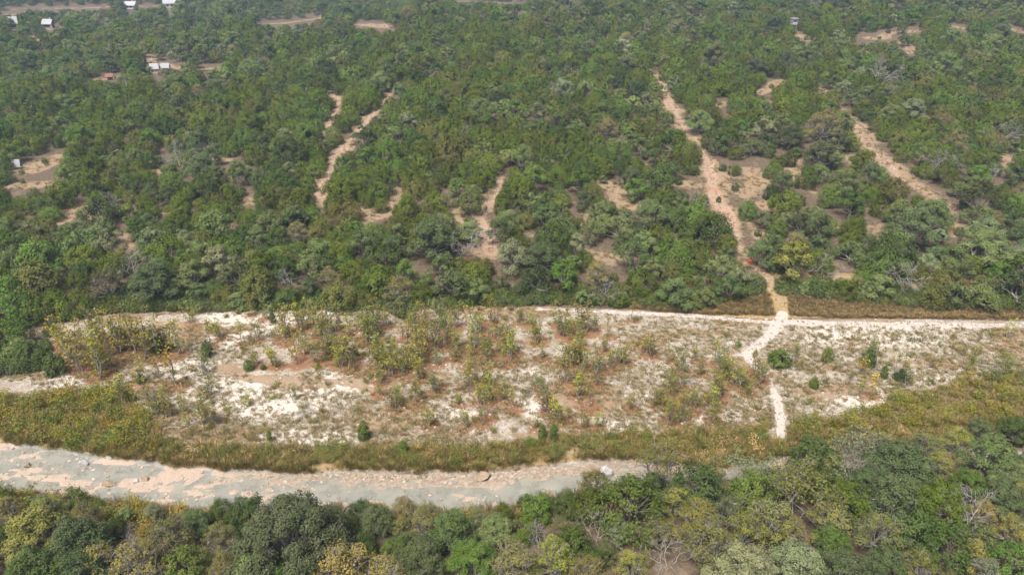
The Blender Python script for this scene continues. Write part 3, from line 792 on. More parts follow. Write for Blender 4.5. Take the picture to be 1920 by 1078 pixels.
# ------------------------------------------------------------------ the wood on the far side
FRONT = [(-400,760),(-100,730),(0,700),(75,690),(105,602),(150,592),(240,580),(300,580),(420,580),(560,577),(640,578),(760,576),(900,571),(1020,566),(1100,570),(1180,575),(1300,579),(1350,566),(1425,546),(1480,549),(1560,557),(1650,566),(1750,576),(1920,578),(2400,588)]
fp = np.array(FRONT, float)
r = np.random.default_rng(21)
TREES = []      # x, y, z, R, kind (0 juniper, 1 oak, 2 ochre oak, 3 bare), word, label
def notable(px, py, wpx, kind, word, label=None, hk=None):
    """crown centre and width in photo pixels -> a tree standing on the ground there"""
    x, y, z = ground_hit(px, py + wpx * .36); R = wpx * .5 * math.hypot(y[0], CAM_H - z[0]) / FPX
    TREES.append((x[0], y[0], z[0], R, kind, word, label))
for a in [(1185,478,84,1,'dusky green','broad flat-topped dusky oak on a visible trunk over the orange soil patch'), (1580,335,86,1,'grey-green','wide grey-green oak standing in the dry clearing'),
          (1590,382,74,1,'dark green','dense dark oak just below the wide oak of the clearing'), (1480,492,92,1,'yellowish olive','large yellowish oak beside the foot of the dirt track'),
          (1425,472,70,1,'grey-green','open grey-green oak leaning over the foot of the dirt track'), (1738,402,96,1,'grey-green','wide pale oak between two bare patches on the eastern slope'),
          (1840,458,120,1,'grey-green','largest billowing grey-green oak on the eastern slope'), (1538,505,56,3,'tan','silvery leafless tree beside the yellowish oak'),
          (968,478,38,3,'tan','white leafless tree at the foot of the middle stony clearing'), (545,525,44,3,'tan','pale leafless crown rising from a green juniper near the gravel edge'),
          (1118,512,66,2,'ochre','fading ochre oak with grey twigs showing'), (800,520,40,1,'light green','slim light green oak in the front row of the wood'),
          (412,420,84,1,'light green','bright light green oak in the middle of the western wood'), (208,462,74,1,'pale grey-green','pale rounded oak in the western wood'),
          (366,512,82,1,'grey-green','grey-green oak with lumpy crown behind the gravel edge'), (205,530,84,2,'ochre','ochre fading oak at the front of the western wood'),
          (618,520,56,2,'ochre','ochre oak close to the gravel edge'), (880,430,66,1,'grey-green','pale olive oak beside the middle stony clearing'),
          (875,488,26,1,'rusty red','rusty red bush in the front wood'), (532,466,26,1,'rusty red','small rust-brown bush in the western wood'),
          (1330,500,22,1,'orange','orange-leaved bush near the foot of the dirt track'), (1603,528,38,2,'yellow-green','yellow-green bush in the front row east of the track'),
          (1085,340,68,1,'mid green','round green oak with a dry patch either side'), (1190,350,70,1,'mid green','round mid green tree below the dark wood'),
          (998,338,72,1,'mid green','broad green oak right of the stony clearing top'), (543,282,84,1,'dark green','broad dark oak left of the western dirt track'),
          (560,408,72,1,'dusky green','dusky oak below the foot of the western dirt track'), (1310,225,70,1,'grey-green','rounded grey-green oak at the bend of the dirt track'),
          (215,382,40,3,'tan','grey leafless tree in the western wood'), (850,528,90,1,'dusky green',None), (790,430,66,0,'olive green',None), (1400,395,40,0,'mid green','small round juniper alone by the dirt track'),
          (1645,325,38,0,'mid green','small dark juniper at the edge of the sandy track'), (1376,318,26,0,'olive green','small round juniper alone on the dry grass'), (1378,352,16,0,'dark green','tiny dark bush on the dry grass clearing'),
          (1347,374,12,0,'dark green','tiny bush growing in the middle of the dirt track'), (1510,335,46,0,'mid green',None), (1448,320,36,0,'mid green',None), (690,374,32,0,'olive green','upper of two neat round junipers in the bare patch'),
          (717,385,32,0,'olive green','lower of two neat round junipers in the bare patch'), (765,392,54,0,'olive green','full round juniper below the two neat junipers'), (1715,318,16,0,'mid green','tiny bush on the sandy track side'),
          (1085,420,30,0,'olive green',None), (1130,335,24,1,'grey-green',None), (555,405,60,1,'dusky green',None), (26,622,84,0,'mid green','big dark juniper mass at the western end of the gravel'), (60,662,66,0,'dark green',None),
          (20,575,90,0,'mid green',None), (75,575,70,0,'olive green',None), (45,650,70,1,'light green',None), (1690,55,22,1,'dusky green',None), (1693,76,30,1,'dark green','rounded oak standing alone on the sandy patch'),
          (80,40,20,1,'olive-brown','olive oak beside the white-roofed house'), (200,30,26,2,'ochre','ochre oak in the far valley'), (30,283,60,1,'mid green',None), (355,80,60,1,'grey-green',None), (14,316,26,1,'mid green',None), (310,140,20,1,'dark green',None), (338,10,16,1,'dark green',None), (42,52,14,1,'dusky green',None), (258,18,14,1,'dusky green',None)]:
    notable(*a)
NB_ = len(TREES)
def candidates(n):
    # even over the ground: rings out to 900 m, inside and a little beside the frame
    y = np.sqrt(r.random(n) * (900 ** 2 - 92 ** 2) + 92 ** 2)
    y = np.where(r.random(n) < .30, r.uniform(92, 330, n), y)
    x = (r.random(n) * 2 - 1) * .88 * (y + 45)
    return x, y
x, y = candidates(150000)
z = terrain(x, y); px, py, dep = project(x, y, z)
oakn = fbm(x, y, 34, 55, 3)
west = sstep(750, 350, px) * sstep(190, 110, py); fr = sstep(400, 470, py)
poak = np.clip(.16 + .9 * (oakn - .46) * 2 + .40 * fr + .55 * west + .30 * sstep(60, 25, py) + .12 * sstep(1250, 1500, px), .05, .93)
isoak = r.random(len(x)) < poak
Rj = np.clip(r.lognormal(.97, .25, len(x)), 1.2, 4.3); Ro = np.clip(r.lognormal(1.32, .26, len(x)), 1.9, 6.6)
R = np.where(isoak, Ro, Rj) * np.where(y > 330, 1.12, 1.0) * np.where(dep < 190, .92, 1.0)
rp = R * FPX / dep; hp = rp * 1.45
ok = (py < np.interp(px, fp[:, 0], fp[:, 1]) + 0) & (px > -330) & (px < 2250) & (creek_mask(x, y) < -3)
for cl in CLEAR:
    for frac, mar in ((0, .16), (.45, .38), (.9, .05)):
        ok &= seg_dist(px, py - hp * frac, cl) > rp * mar
# thinner on the dry slope of the east and in the west middle
gap = fbm(x, y, 16, 91, 2)
thin = np.clip(sstep(300, 360, py) * (1 - sstep(450, 480, py)) * .5, 0, 1)
ok &= ~((gap > .84 - .22 * thin) & (r.random(len(x)) < .75))
near_white = np.full(len(x), 1e9)
idx = np.flatnonzero(ok)
cell = 6.0; grid = {}
def fits(x_, y_, R_, pack):
    cx, cy = int(x_ // cell), int(y_ // cell)
    for a in range(cx - 1, cx + 2):
        for b in range(cy - 1, cy + 2):
            for (qx, qy, qr) in grid.get((a, b), ()):
                d = (qr + R_) * pack
                if (qx - x_) ** 2 + (qy - y_) ** 2 < d * d: return False
    return True
def put(x_, y_, R_): grid.setdefault((int(x_ // cell), int(y_ // cell)), []).append((x_, y_, R_))
for t in TREES: put(t[0], t[1], t[3])
J_W = ['olive green', 'dark green', 'mid green', 'brownish olive']; O_W = ['grey-green', 'dusky green', 'mid green', 'bluish green', 'pale grey-green', 'ochre', 'light green']
jw = r.choice(len(J_W), len(x), p=[.52, .16, .17, .15])
ow = np.where(y > 300, r.choice(len(O_W), len(x), p=[.30, .22, .12, .27, .06, .02, .01]), r.choice(len(O_W), len(x), p=[.38, .23, .17, .06, .08, .05, .03]))
u1 = r.random(len(x))
for i in idx:
    if not fits(x[i], y[i], R[i], (.58 if py[i] > 425 else .68) if y[i] < 330 else .74): continue
    k = 1 if isoak[i] else 0
    w = O_W[ow[i]] if k else J_W[jw[i]]
    if k and w == 'ochre': k = 2
    if u1[i] < .008: k, w = 3, 'tan'
    put(x[i], y[i], R[i]); TREES.append((x[i], y[i], z[i], R[i], k, w, None))
for wl in W_CLEAR[5:]:
    for a in wl:
        for _ in range(int(min(5, 1 + a[2] * .7)) if a[1] < 330 else 0):
            x_, y_ = a[0] + r.normal() * a[2] * .9, a[1] + r.normal() * a[2] * 1.1; R_ = r.uniform(.45, 1.15)
            if y_ < y_top(x_) + 3 or min(seg_dist(x_, y_, w_) for w_ in W_DIRT.values()) < R_ or not fits(x_, y_, R_, .8): continue
            put(x_, y_, R_); TREES.append((x_, y_, float(terrain(x_, y_)), R_, 0, r.choice(['olive green', 'mid green', 'dark green']), None))
# low undergrowth fills between trunks near the front
tx = np.array([t[0] for t in TREES]); ty = np.array([t[1] for t in TREES]); tz = np.array([t[2] for t in TREES]); tR = np.array([t[3] for t in TREES]); tk = np.array([t[4] for t in TREES])
tpx, tpy, tdep = project(tx, ty, tz + tR * .8)
inv = (tpx > -10) & (tpx < 1930) & (tpy > -5) & (tpy < 1090)
score = np.where(inv, tR / tdep, 0); score[:NB_] += 1
single = np.zeros(len(TREES), bool)
LIM = {0: 285, 1: 215, 2: 60, 3: 60}
for k, lim in LIM.items():
    j = np.flatnonzero((tk == k) & (score > 0)); j = j[np.argsort(-score[j])][:lim]; single[j] = True
FORM = {0: 'juniper', 1: 'oak', 2: 'oak', 3: 'leafless tree'}
def form_of(k, R): return ('small ' if R < (1.7 if k == 0 else 2.5) else 'large ' if R > (2.6 if k == 0 else 3.7) else 'medium ') + FORM[k]
for j in np.flatnonzero(single):
    x_, y_, z_, R_, k, w, lab = TREES[j]
    if k == 0: p = P_JUN[r.integers(len(P_JUN))]; s = R_ / 2.2
    elif k == 1: p = P_OAK[r.integers(len(P_OAK))] if R_ < 4.6 else P_BIGOAK[r.integers(5)]; s = R_ / (3.1 if R_ < 4.6 else 5.0)
    elif k == 2: p = P_SPARSE[r.integers(len(P_SPARSE))]; s = R_ / 4.0
    else: p = P_BARE[r.integers(3)]; s = R_ / 2.3
    nm, cat, gp = [('juniper_tree', 'juniper', 'junipers of the far wood'), ('oak_tree', 'oak', 'oaks of the far wood'), ('fading_oak', 'oak', 'fading oaks of the far wood'), ('bare_tree', 'dead tree', 'leafless trees of the far wood')][k]
    plant(nm, cat, p, x_, y_, z_, s, r.random() * 6.28, w, gp, lab, r, form_of(k, R_), sz=s * r.uniform(.85, 1.12))
rest = np.flatnonzero(~single)
def far_wood(name, ks, gens, mats, base, label):
    j = rest[np.isin(tk[rest], ks)]
    pts = np.stack([tx[j], ty[j], tz[j]], 1); s = tR[j] / base
    scl = np.stack([s, s, s * r.uniform(.82, 1.1, len(j))], 1); rot = np.stack([np.zeros(len(j))] * 2 + [r.random(len(j)) * 6.28], 1)
    tin = np.array([tint_of(TREES[i][5], r) for i in j])
    gn_scatter(name, gens, mats, pts, rot, scl, r.integers(0, len(gens), len(j)), tin, label)
far_wood('juniper_wood', [0, 3], [[(g[0], 0), (g[1], 1)] for g in [gen_juniper(300 + i, 2.2, 3.6 + .3 * (i % 3), 1700, .33, twigs=8) for i in range(5)]], [M_JUN, M_DARKBARK], 2.2, 'farther junipers of the wood that read as one mass')
far_wood('oak_wood', [1, 2], [[(g[0], 0), (g[1], 1)] for g in [gen_oak(320 + i, 3.1, 4.4 + .4 * (i % 3), 9 + i % 2, 1900, .33, 1, sub=14) for i in range(5)]], [M_LEAF, M_BARK], 3.1, 'farther oaks of the wood that read as one mass')

q = np.column_stack(candidates(30000)); q = q[q[:, 1] < 190]; qz = terrain(q[:, 0], q[:, 1]); qx, qy, _ = project(q[:, 0], q[:, 1], qz)
k = (qy < np.interp(qx, fp[:, 0], fp[:, 1]) + 4) & (qx > -200) & (qx < 2120) & (fbm(q[:, 0], q[:, 1], 6, 19, 2) > .40)
for cl in CLEAR: k &= seg_dist(qx, qy - 6, cl) > 3
front = qy > np.interp(qx, fp[:, 0], fp[:, 1]) - 26
k &= front | (r.random(len(q)) < .14)
q = q[k]
fx = r.uniform(-120, 2040, 2300); fy = np.interp(fx, fp[:, 0], fp[:, 1]) + 3 - np.abs(r.normal(size=2300)) * 15
kk = np.ones(2300, bool)
for cl in CLEAR: kk &= seg_dist(fx, fy - 6, cl) > 2
gx, gy, gz = ground_hit(fx[kk], fy[kk]); kk = np.min([seg_dist(gx, gy, wl) for wl in W_WHITE], axis=0) > 1.3; gx, gy = gx[kk], gy[kk]; q = np.concatenate([q, np.stack([gx, gy], 1)]); qz = terrain(q[:, 0], q[:, 1]); m = len(q); s = r.uniform(.45, 1.05, m)
gn_scatter('undergrowth', [[(g[0], 0), (g[1], 1)] for g in [gen_juniper(350 + i, 1.25, 1.5, 420, .30, twigs=4, deadp=.2) for i in range(2)] + [gen_brush(355 + i, 1.3, 1.6, 420, .2) for i in range(2)]], [M_JUN, M_DARKBARK], np.column_stack([q, qz]),
           np.stack([s * 0, s * 0, r.random(m) * 6.28], 1), np.stack([s] * 3, 1), r.integers(0, 4, m), np.array([tint_of(w, r) for w in r.choice(['olive green', 'dark green', 'dusky green', 'brownish olive', 'grey-green'], m)]), 'low undergrowth between the trees of the wood')

# ------------------------------------------------------------------ trees on the near bank
FG = [  # crown centre, crown width (photo pixels), kind, tint, label
 (60,985,150,'o','olive-brown',0), (140,1005,150,'o','bluish green','bluish dense oak at the western end of the near bank'), (60,1062,150,'o','dark green',0), (150,1062,130,'o','bluish green',0),
 (15,945,70,'s','ochre',0), (80,948,90,'s','olive-brown',0), (212,985,42,'j','bright green','small bright green juniper between ochre bushes by the creek'), (270,985,46,'b','yellow','yellow-flowering bush at the creek edge'),
 (185,1045,120,'s','ochre',0), (258,1045,140,'s','ochre','wide ochre oak with pale branches showing through'), (315,995,120,'s','olive-brown',0), (365,975,80,'o','dusky green',0), (345,1055,90,'j','bright green',0),
 (405,1005,90,'s','olive-brown',0), (425,1055,100,'s','ochre',0), (545,990,290,'O','grey-green','largest grey-green oak on the near bank, its crown reaching the water'), (480,1060,150,'O','grey-green',0), (520,1078,120,'o','mid green',0),
 (703,968,92,'o','dusky green','round dusky oak against the creek beside two leaning saplings'), (678,1020,60,'j','dark green',0), (762,1018,64,'j','dark green',0), (800,968,100,'s','olive-brown',0), (845,985,120,'o','grey-green',0),
 (790,1035,120,'O','dusky green','dusky tall oak with a lumpy crown below the olive thicket'), (885,1040,130,'O','mid green','mid green oak with bare grey twigs at its middle'), (640,1062,170,'s','ochre',0), (722,1068,120,'s','ochre',0), (930,985,90,'o','grey-green',0),
 (965,1050,140,'s','olive-brown',0), (1008,945,66,'j','mid green',0), (1062,940,56,'j','bright green',0), (1105,940,70,'j','olive green',0), (1182,935,150,'J','bright green','broad bright green juniper beside the white boulder'),
 (1118,985,66,'d','tan','bare grey tree in front of the broad bright juniper'), (1050,985,64,'s','olive-brown',0), (1040,1035,110,'s','yellow-green',0), (1135,1030,56,'o','light green','small smooth light green tree in the near thicket'),
 (1165,990,70,'s','pale grey-green',0), (1100,1068,110,'s','ochre',0), (1185,1055,90,'s','yellow-green',0), (1252,1035,74,'d','tan','bare silver tree with spreading limbs near the frame bottom'), (1310,905,120,'J','dark green','dark juniper in the shade behind the airy tall tree'),
 (1272,930,84,'s','yellow-green',0), (1315,965,120,'s','yellow-green',0), (1370,950,100,'s','light green',0), (1402,985,110,'s','yellow-green',0), (1335,1008,140,'s','olive-brown',0), (1230,990,80,'s','olive-brown',0),
 (1395,1055,170,'O','silvery green','silvery oak at the bottom beside the bare silver tree'), (1500,1050,150,'O','silvery green','silvery oak next to a bluish one at the bottom'), (1562,1005,92,'o','mid green',0), (1585,1062,140,'o','bluish green',0), (1665,1050,110,'o','bluish green',0),
 (1725,1055,110,'s','yellow-green','yellowish oak at the bottom beside the bluish oaks'), (1415,885,100,'g','pale grey-green',0), (1500,925,150,'g','olive-brown','sparse oak with long grey leaning limbs'), (1530,845,128,'o','dark green','dark oak at the creek edge with a grey half-bare neighbour'),
 (1612,855,120,'g','pale grey-green','grey half-bare oak beside the dark one at the creek edge'), (1695,865,165,'O','dusky green',0), (1680,925,150,'o','dusky green',0), (1600,930,90,'j','olive green',0), (1650,985,120,'s','olive-brown',0), (1765,935,140,'o','olive green',0),
 (1797,850,46,'d','tan','small pinkish-grey bare tree in the eastern thicket'), (1865,845,130,'o','grey-green','grey-green oak above the dark eastern thicket'), (1905,800,80,'o','dark green',0), (1885,925,120,'O','bluish green',0), (1848,955,70,'s','ochre',0),
 (1560,965,110,'s','olive-brown',0), (1780,1015,100,'j','dark green',0), (1822,1030,90,'s','yellow-green',0), (1895,1045,90,'j','mid green',0), (1850,1062,80,'s','pale grey-green',0), (1450,965,130,'s','olive-brown',0), (1485,990,100,'s','ochre',0),
 (1720,985,90,'j','dark green',0), (1900,985,80,'s','yellow-green',0), (600,1030,90,'O','grey-green',0), (1760,870,90,'s','yellow-green',0), (1820,900,90,'o','mid green',0), (1240,960,70,'s','yellow-green',0), (1530,905,60,'j','bright green',0), (1740,830,90,'s','olive-brown',0), (1800,820,80,'s','yellow-green',0), (1655,830,80,'s','olive-brown',0), (1560,870,80,'s','olive-brown',0), (1840,800,70,'o','dusky green',0), (1470,900,80,'s','olive-brown',0), (1890,870,90,'o','grey-green',0), (1625,900,90,'o','dusky green',0), (1740,900,90,'o','dusky green',0)]
FGX = []
def crown_at(px, py, w, hk, zg=1.4):
    z0 = zg + 3
    for _ in range(4):
        x, y = plane(px, py, z0); x, y = float(x), float(y)
        f = y * CP - (z0 - CAM_H) * SP; Rm = w * .5 * f / FPX; H = Rm * hk
        z0 = float(terrain(x, y)) + H * .62
    return x, y, float(terrain(x, y)), Rm, H
for px, py, w, kd, word, lab in FG:
    hk = {'o': 1.6, 'O': 1.35, 's': 1.75, 'j': 1.9, 'J': 1.4, 'd': 1.9, 'g': 1.5, 'b': 1.5}[kd]
    x, y, z, Rm, H = crown_at(px, py, w, hk)
    nm, cat, gp, ps, R0, H0 = {'o': ('oak_tree', 'oak', 'dense oaks of the near bank', P_BIGOAK, 5.0, 7.4), 'O': ('oak_tree', 'oak', 'dense oaks of the near bank', P_BIGOAK if w < 200 else P_GRAND, 5.0 if w < 200 else 8.0, 7.4 if w < 200 else 10.5), 's': ('fading_oak', 'oak', 'fading oaks of the near bank', P_SPARSE, 4.0, 6.6),
        'j': ('juniper_tree', 'juniper', 'junipers of the near bank', P_BIGJUN, 2.2, 3.9), 'J': ('juniper_tree', 'juniper', 'junipers of the near bank', P_BIGJUN, 2.2, 3.9), 'd': ('bare_tree', 'dead tree', 'bare trees of the near bank', P_BARE, 2.3, 4.6),
        'g': ('grey_tree', 'half-bare tree', 'half-bare grey trees of the near bank', P_GREYTREE, 3.2, 6.0), 'b': ('wild_shrub', 'shrub', 'shrubs', P_BRUSH, 1.0, 1.4)}[kd]
    FGX.append((x, y, Rm))
    plant(nm, cat, ps[r.integers(len(ps))], x, y, z, Rm / R0, r.random() * 6.28, word, gp, lab or None, r, {'o': 'oak', 'O': 'large oak', 's': 'thin-leaved oak', 'j': 'juniper', 'J': 'large juniper', 'd': 'bare tree', 'g': 'half-bare oak', 'b': 'bush'}[kd], sz=H / H0, tint=(.088, .108, .050) if w > 200 else None)
# the tall airy tree at the creek edge
gx, gy, gz = ground_hit(1232, 918)
plant('airy_tree', 'tree', P_AIRY[0], gx[0], gy[0], gz[0], 1.0, 1.0, 'yellow-green', None, 'tall thin-leaved yellow-green tree with forked trunk at the creek edge', r)
# more of the same thicket between them
n = 0
for _ in range(9000):
    y_ = r.uniform(30, 60); x_ = r.uniform(-1, 1) * .95 * (y_ + 22)
    Rm = r.uniform(1.0, 2.5)
    if y_ > y_lo(x_) - Rm * .8 - .4: continue
    if any((x_ - a) ** 2 + (y_ - b) ** 2 < (.66 * (Rm + c)) ** 2 for a, b, c in FGX): continue
    z_ = float(terrain(x_, y_)); qx, qy, _d = project(x_, y_, z_ + 3)
    if qx < -160 or qx > 2080 or qy > 1190: continue
    if qx < 480 and qy < 960 and r.random() < .6: Rm *= .6
    FGX.append((x_, y_, Rm)); n += 1
    u = r.random(); 
    if u < .50: nm, cat, ps, R0, wd, fm = 'fading_oak', 'oak', P_SPARSE, 4.0, r.choice(['ochre', 'olive-brown', 'olive-brown', 'yellow-green', 'pale grey-green']), 'small thin-leaved oak'
    elif u < .74: nm, cat, ps, R0, wd, fm = 'oak_tree', 'oak', P_OAK, 3.1, r.choice(['grey-green', 'dusky green', 'mid green', 'bluish green']), 'small oak'
    elif u < .95: nm, cat, ps, R0, wd, fm = 'juniper_tree', 'juniper', P_BIGJUN, 2.2, r.choice(['dark green', 'olive green', 'bright green']), 'small juniper'
    else: nm, cat, ps, R0, wd, fm = 'bare_tree', 'dead tree', P_BARE, 2.3, 'tan', 'small bare tree'
    s = Rm / R0; plant(nm, cat, ps[r.integers(len(ps))], x_, y_, z_, s, r.random() * 6.28, wd, {'oak': 'oaks of the near thicket', 'juniper': 'junipers of the near thicket', 'dead tree': 'bare trees of the near thicket'}[cat], None, r, fm, sz=s * 1.15)
print('fill', n, 'trees', len(TREES), 'single', int(single.sum()))

# ------------------------------------------------------------------ plants of the gravel bar
r = np.random.default_rng(77)
for (sx, sy, sz_, h, w, lt, lab) in SAP:
    i = r.integers(len(P_SAP)); h *= 1.32; s = h / 3.2
    plant('sapling', 'sapling', P_SAP[i], sx, sy, sz_, s * r.uniform(.85, 1.1), r.random() * 6.28, w, 'saplings on the gravel bar', lab, r, tint=tuple(np.array(tint_of(w, r)) * np.array([1.32, 1.32, 1.2])), form=('short ' if h < 2.4 else 'tall ' if h > 3.6 else '') + ('single-stemmed' if i in (0, 3) else 'several-stemmed') + ' sapling', sz=s)
JUNI = [(303,660,32,38,'dark green','round dark young juniper beside ochre saplings at the western gravel edge'), (391,668,24,34,'dark green','cone-shaped dark young juniper on the pale western gravel'), (467,692,24,20,'bright green','bright bushy young juniper at the rim of the white gravel'),
        (494,692,13,12,'bright green','small bright green bush next to the bushy young juniper'), (265,717,20,18,'dark green','little dark juniper under a thin ochre sapling'), (108,700,44,44,'dark green','wide dark juniper at the western edge of the gravel'),
        (228,820,18,26,'dark green','dark pointed juniper in the olive brush near the creek'), (507,826,14,22,'mid green','small pointed juniper on white gravel near the creek grass'), (683,822,27,38,'bright green','tallest cone-shaped juniper standing alone low on the gravel bar'),
        (757,850,20,30,'mid green','upright young juniper at the edge of the creek grass'), (1017,824,20,34,'bright green','one of the twin young junipers, the western one'), (1038,824,20,34,'bright green','one of the twin young junipers, the eastern one'),
        (1460,682,52,30,'bright green','wide low bright juniper east of the white path fork'), (1550,675,26,26,'mid green','round green juniper between grass tufts east of the path'), (1626,684,32,34,'dark green','dark juniper with an ochre sapling behind it'),
        (1656,708,16,26,'mid green','narrow young juniper of the eastern gravel pair'), (1686,712,26,22,'dark green','low round juniper of the eastern gravel pair'), (1525,726,20,22,'olive green','olive young juniper in the weeds right of the path'),
        (597,688,8,10,'bright green','tiny bright bush at the litter edge under the saplings'), (665,663,8,12,'bright green','tiny upright bush below the dense sapling band'), (1397,727,13,14,'dark green','tiny dark bush just left of the white path'), (1383,650,12,14,'mid green','small bush beside the upper white path'),
        (512,605,14,24,'dark green','narrow dark juniper among yellow saplings near the wood'), (755,590,40,38,'dusky green','dusky bushy juniper behind the yellow sapling band')]
for px, py, w, h, word, lab in JUNI:
    gx, gy, gz = ground_hit(px, py); dd = math.hypot(gy[0], CAM_H)
    W, Hh = w * dd / FPX, h * dd / FPX * 1.12
    plant('juniper_tree', 'juniper', P_CONE[r.integers(3)], gx[0], gy[0], gz[0], W / 2.0, r.random() * 6.28, word, 'young junipers on the gravel bar', lab, r, 'young juniper', sz=Hh / 2.05)
# wild shrubs: the nearest as single things, the rest as one mass
SH = []
SHREG = [([(-70,725),(60,752),(230,725),(300,805),(300,855),(0,822),(-70,810)], 150, .8, 1.5, ['yellow-green', 'olive-brown', 'ochre', 'mid green', 'golden'], [.32, .32, .18, .14, .04]),
         ([(0,800),(300,850),(700,872),(900,868),(1100,852),(1480,838),(1480,800),(1100,818),(900,834),(700,842),(350,842),(250,805)], 230, .5, 1.1, ['olive-brown', 'light green', 'ochre', 'tan', 'mid green'], [.36, .22, .22, .12, .08]),
         ([(1680,745),(1820,712),(1920,700),(1920,790),(1700,800),(1480,835),(1480,795),(1600,775)], 125, .6, 1.4, ['yellow-green', 'ochre', 'olive-brown', 'light green'], [.42, .28, .2, .1]),
         ([(350,600),(1400,600),(1460,800),(350,830)], 150, .35, .9, ['olive-brown', 'tan', 'light green', 'yellow-green', 'ochre'], [.22, .22, .14, .26, .16]),
         ([(1480,625),(1920,625),(1920,720),(1500,770)], 80, .35, .9, ['olive-brown', 'tan', 'light green', 'ochre'], [.35, .25, .2, .2]),
         ([(1180,575),(1440,548),(1450,590),(1300,588)], 14, .4, .8, ['olive-brown', 'tan', 'dusky green'], [.4, .3, .3]),
         ([(1480,556),(1920,580),(1920,597),(1480,590)], 26, .4, .8, ['olive-brown', 'tan', 'dusky green'], [.4, .3, .3]),
         ([(350,578),(1030,572),(1030,590),(350,600)], 60, .4, .9, ['olive-brown', 'dusky green', 'ochre', 'light green'], [.35, .25, .2, .2]),
         ([(0,930),(480,950),(480,1000),(0,985)], 70, .8, 1.4, ['ochre', 'olive-brown', 'yellow-green', 'golden'], [.35, .3, .2, .15]),
         ([(480,955),(1180,930),(1180,960),(480,1000)], 50, .6, 1.2, ['ochre', 'olive-brown', 'tan', 'light green'], [.3, .3, .2, .2]),
         ([(1200,840),(1480,830),(1480,880),(1200,880)], 50, .5, 1.1, ['ochre', 'olive-brown', 'tan'], [.35, .35, .3])]
for poly, n, a, b, ws, pw in SHREG:
    q = sample_poly(poly, n, r); gx, gy, gz = ground_hit(q[:, 0], q[:, 1])
    for i in range(n):
        if creek_mask(gx[i], gy[i]) > -.2: continue
        if min(seg_dist(gx[i], gy[i], wl) for wl in W_WHITE) < .9: continue
        SH.append((gx[i], gy[i], gz[i], r.uniform(a, b), r.choice(ws, p=pw), math.hypot(gy[i], CAM_H)))
SH.sort(key=lambda t: -t[3] / t[5])
for t in SH[:270]:
    plant('wild_shrub', 'shrub', P_BRUSH[r.integers(6)], t[0], t[1], t[2], t[3], r.random() * 6.28, t[4], 'wild shrubs around the gravel bar', None, r, tint=tuple(np.array(tint_of(t[4], r)) * np.array([1.3, 1.27, 1.1])), form=('low ' if t[3] < .85 else 'bushy ') + 'shrub', sz=t[3] * r.uniform(.8, 1.15))
t2 = SH[270:]
pts = np.array([t[:3] for t in t2]); sc = np.array([t[3] for t in t2])
gn_scatter('low_brush', [[(g[0], 0), (g[1], 1)] for g in [gen_brush(400 + i, 1., 1.2, 300) for i in range(4)]], [M_THIN, M_DARKBARK], pts, np.stack([sc * 0, sc * 0, r.random(len(sc)) * 6.28], 1), np.stack([sc] * 3, 1), r.integers(0, 4, len(sc)), np.array([tint_of(t[4], r) for t in t2]) * 1.25, 'small scattered brush of the gravel bar')

# ------------------------------------------------------------------ grass and weeds nobody could count
def tuft_mass(name, label, xyz, smin, smax, words, pw, seeds, H, R, n, w, deadp):
    m = len(xyz); s = r.uniform(smin, smax, m)
    gn_scatter(name, [[(gen_tuft(sd, H, R, n, w, deadp), 0)] for sd in seeds], [M_GRASS], xyz, np.stack([s * 0, s * 0, r.random(m) * 6.28], 1), np.stack([s, s, s * r.uniform(.7, 1.2, m)], 1), r.integers(0, len(seeds), m), np.array([tint_of(k, r) for k in r.choice(words, m, p=pw)]), label)
def on_ground(polys):
    out = []
    for poly, n in polys:
        q = sample_poly(poly, n, r); gx, gy, gz = ground_hit(q[:, 0], q[:, 1]); out.append(np.stack([gx, gy, gz], 1))
    return np.concatenate(out)
P = on_ground([([(-150,795),(0,795),(300,835),(700,842),(900,835),(1100,820),(1500,800),(1700,790),(2050,760),(2050,870),(1500,870),(1300,885),(1190,868),(1100,860),(960,875),(880,890),(700,888),(340,884),(280,866),(0,832),(-150,815)], 8200)])
P = P[(creek_mask(P[:, 0], P[:, 1]) < -.1) & (seg_dist(P[:, 0], P[:, 1], W_WHITE[0]) > 0) & (fbm(P[:, 0], P[:, 1], 3.5, 12, 2) + r.random(len(P)) * .25 > .42)]
tuft_mass('creek_grass', 'olive and tan tall grass along the creek', P, .5, 1.15, ['olive-brown', 'straw', 'yellow-green', 'ochre'], [.30, .16, .26, .28], [1, 2, 3, 4], .85, .6, 34, .022, .3)
P = on_ground([([(1180,578),(1300,563),(1440,548),(1452,592),(1300,589)], 2200), ([(1478,556),(1600,560),(1750,572),(2050,582),(2050,600),(1700,597),(1560,596),(1480,592)], 4000)])
P = P[(seg_dist(P[:, 0], P[:, 1], W_DIRT['b']) > .1) & (np.minimum(seg_dist(P[:, 0], P[:, 1], W_WHITE[0]), seg_dist(P[:, 0], P[:, 1], W_WHITE[1])) > .1)]
tuft_mass('dry_grass', 'tan dry grass on the bank below the wood', P, .5, 1.0, ['straw', 'tan', 'ochre', 'olive-brown'], [.45, .25, .18, .12], [11, 12, 13], .75, .55, 34, .022, .7)
P = on_ground([([(-100,640),(60,605),(340,582),(700,573),(1030,579),(1440,605),(2050,604),(2050,760),(1500,800),(1100,822),(700,846),(340,840),(0,800),(-100,790)], 26000)])
px, py, _ = project(P[:, 0], P[:, 1], P[:, 2])
k = fbm(P[:, 0] * .4, P[:, 1], 4.5, 44, 3) * 1.25 - .12 + r.random(len(P)) * .22 + .10 * (px > 560) > .585
P = P[k & (np.minimum(seg_dist(P[:, 0], P[:, 1], W_WHITE[0]), seg_dist(P[:, 0], P[:, 1], W_WHITE[1])) > -.1 + .25 * r.random(len(P)))]
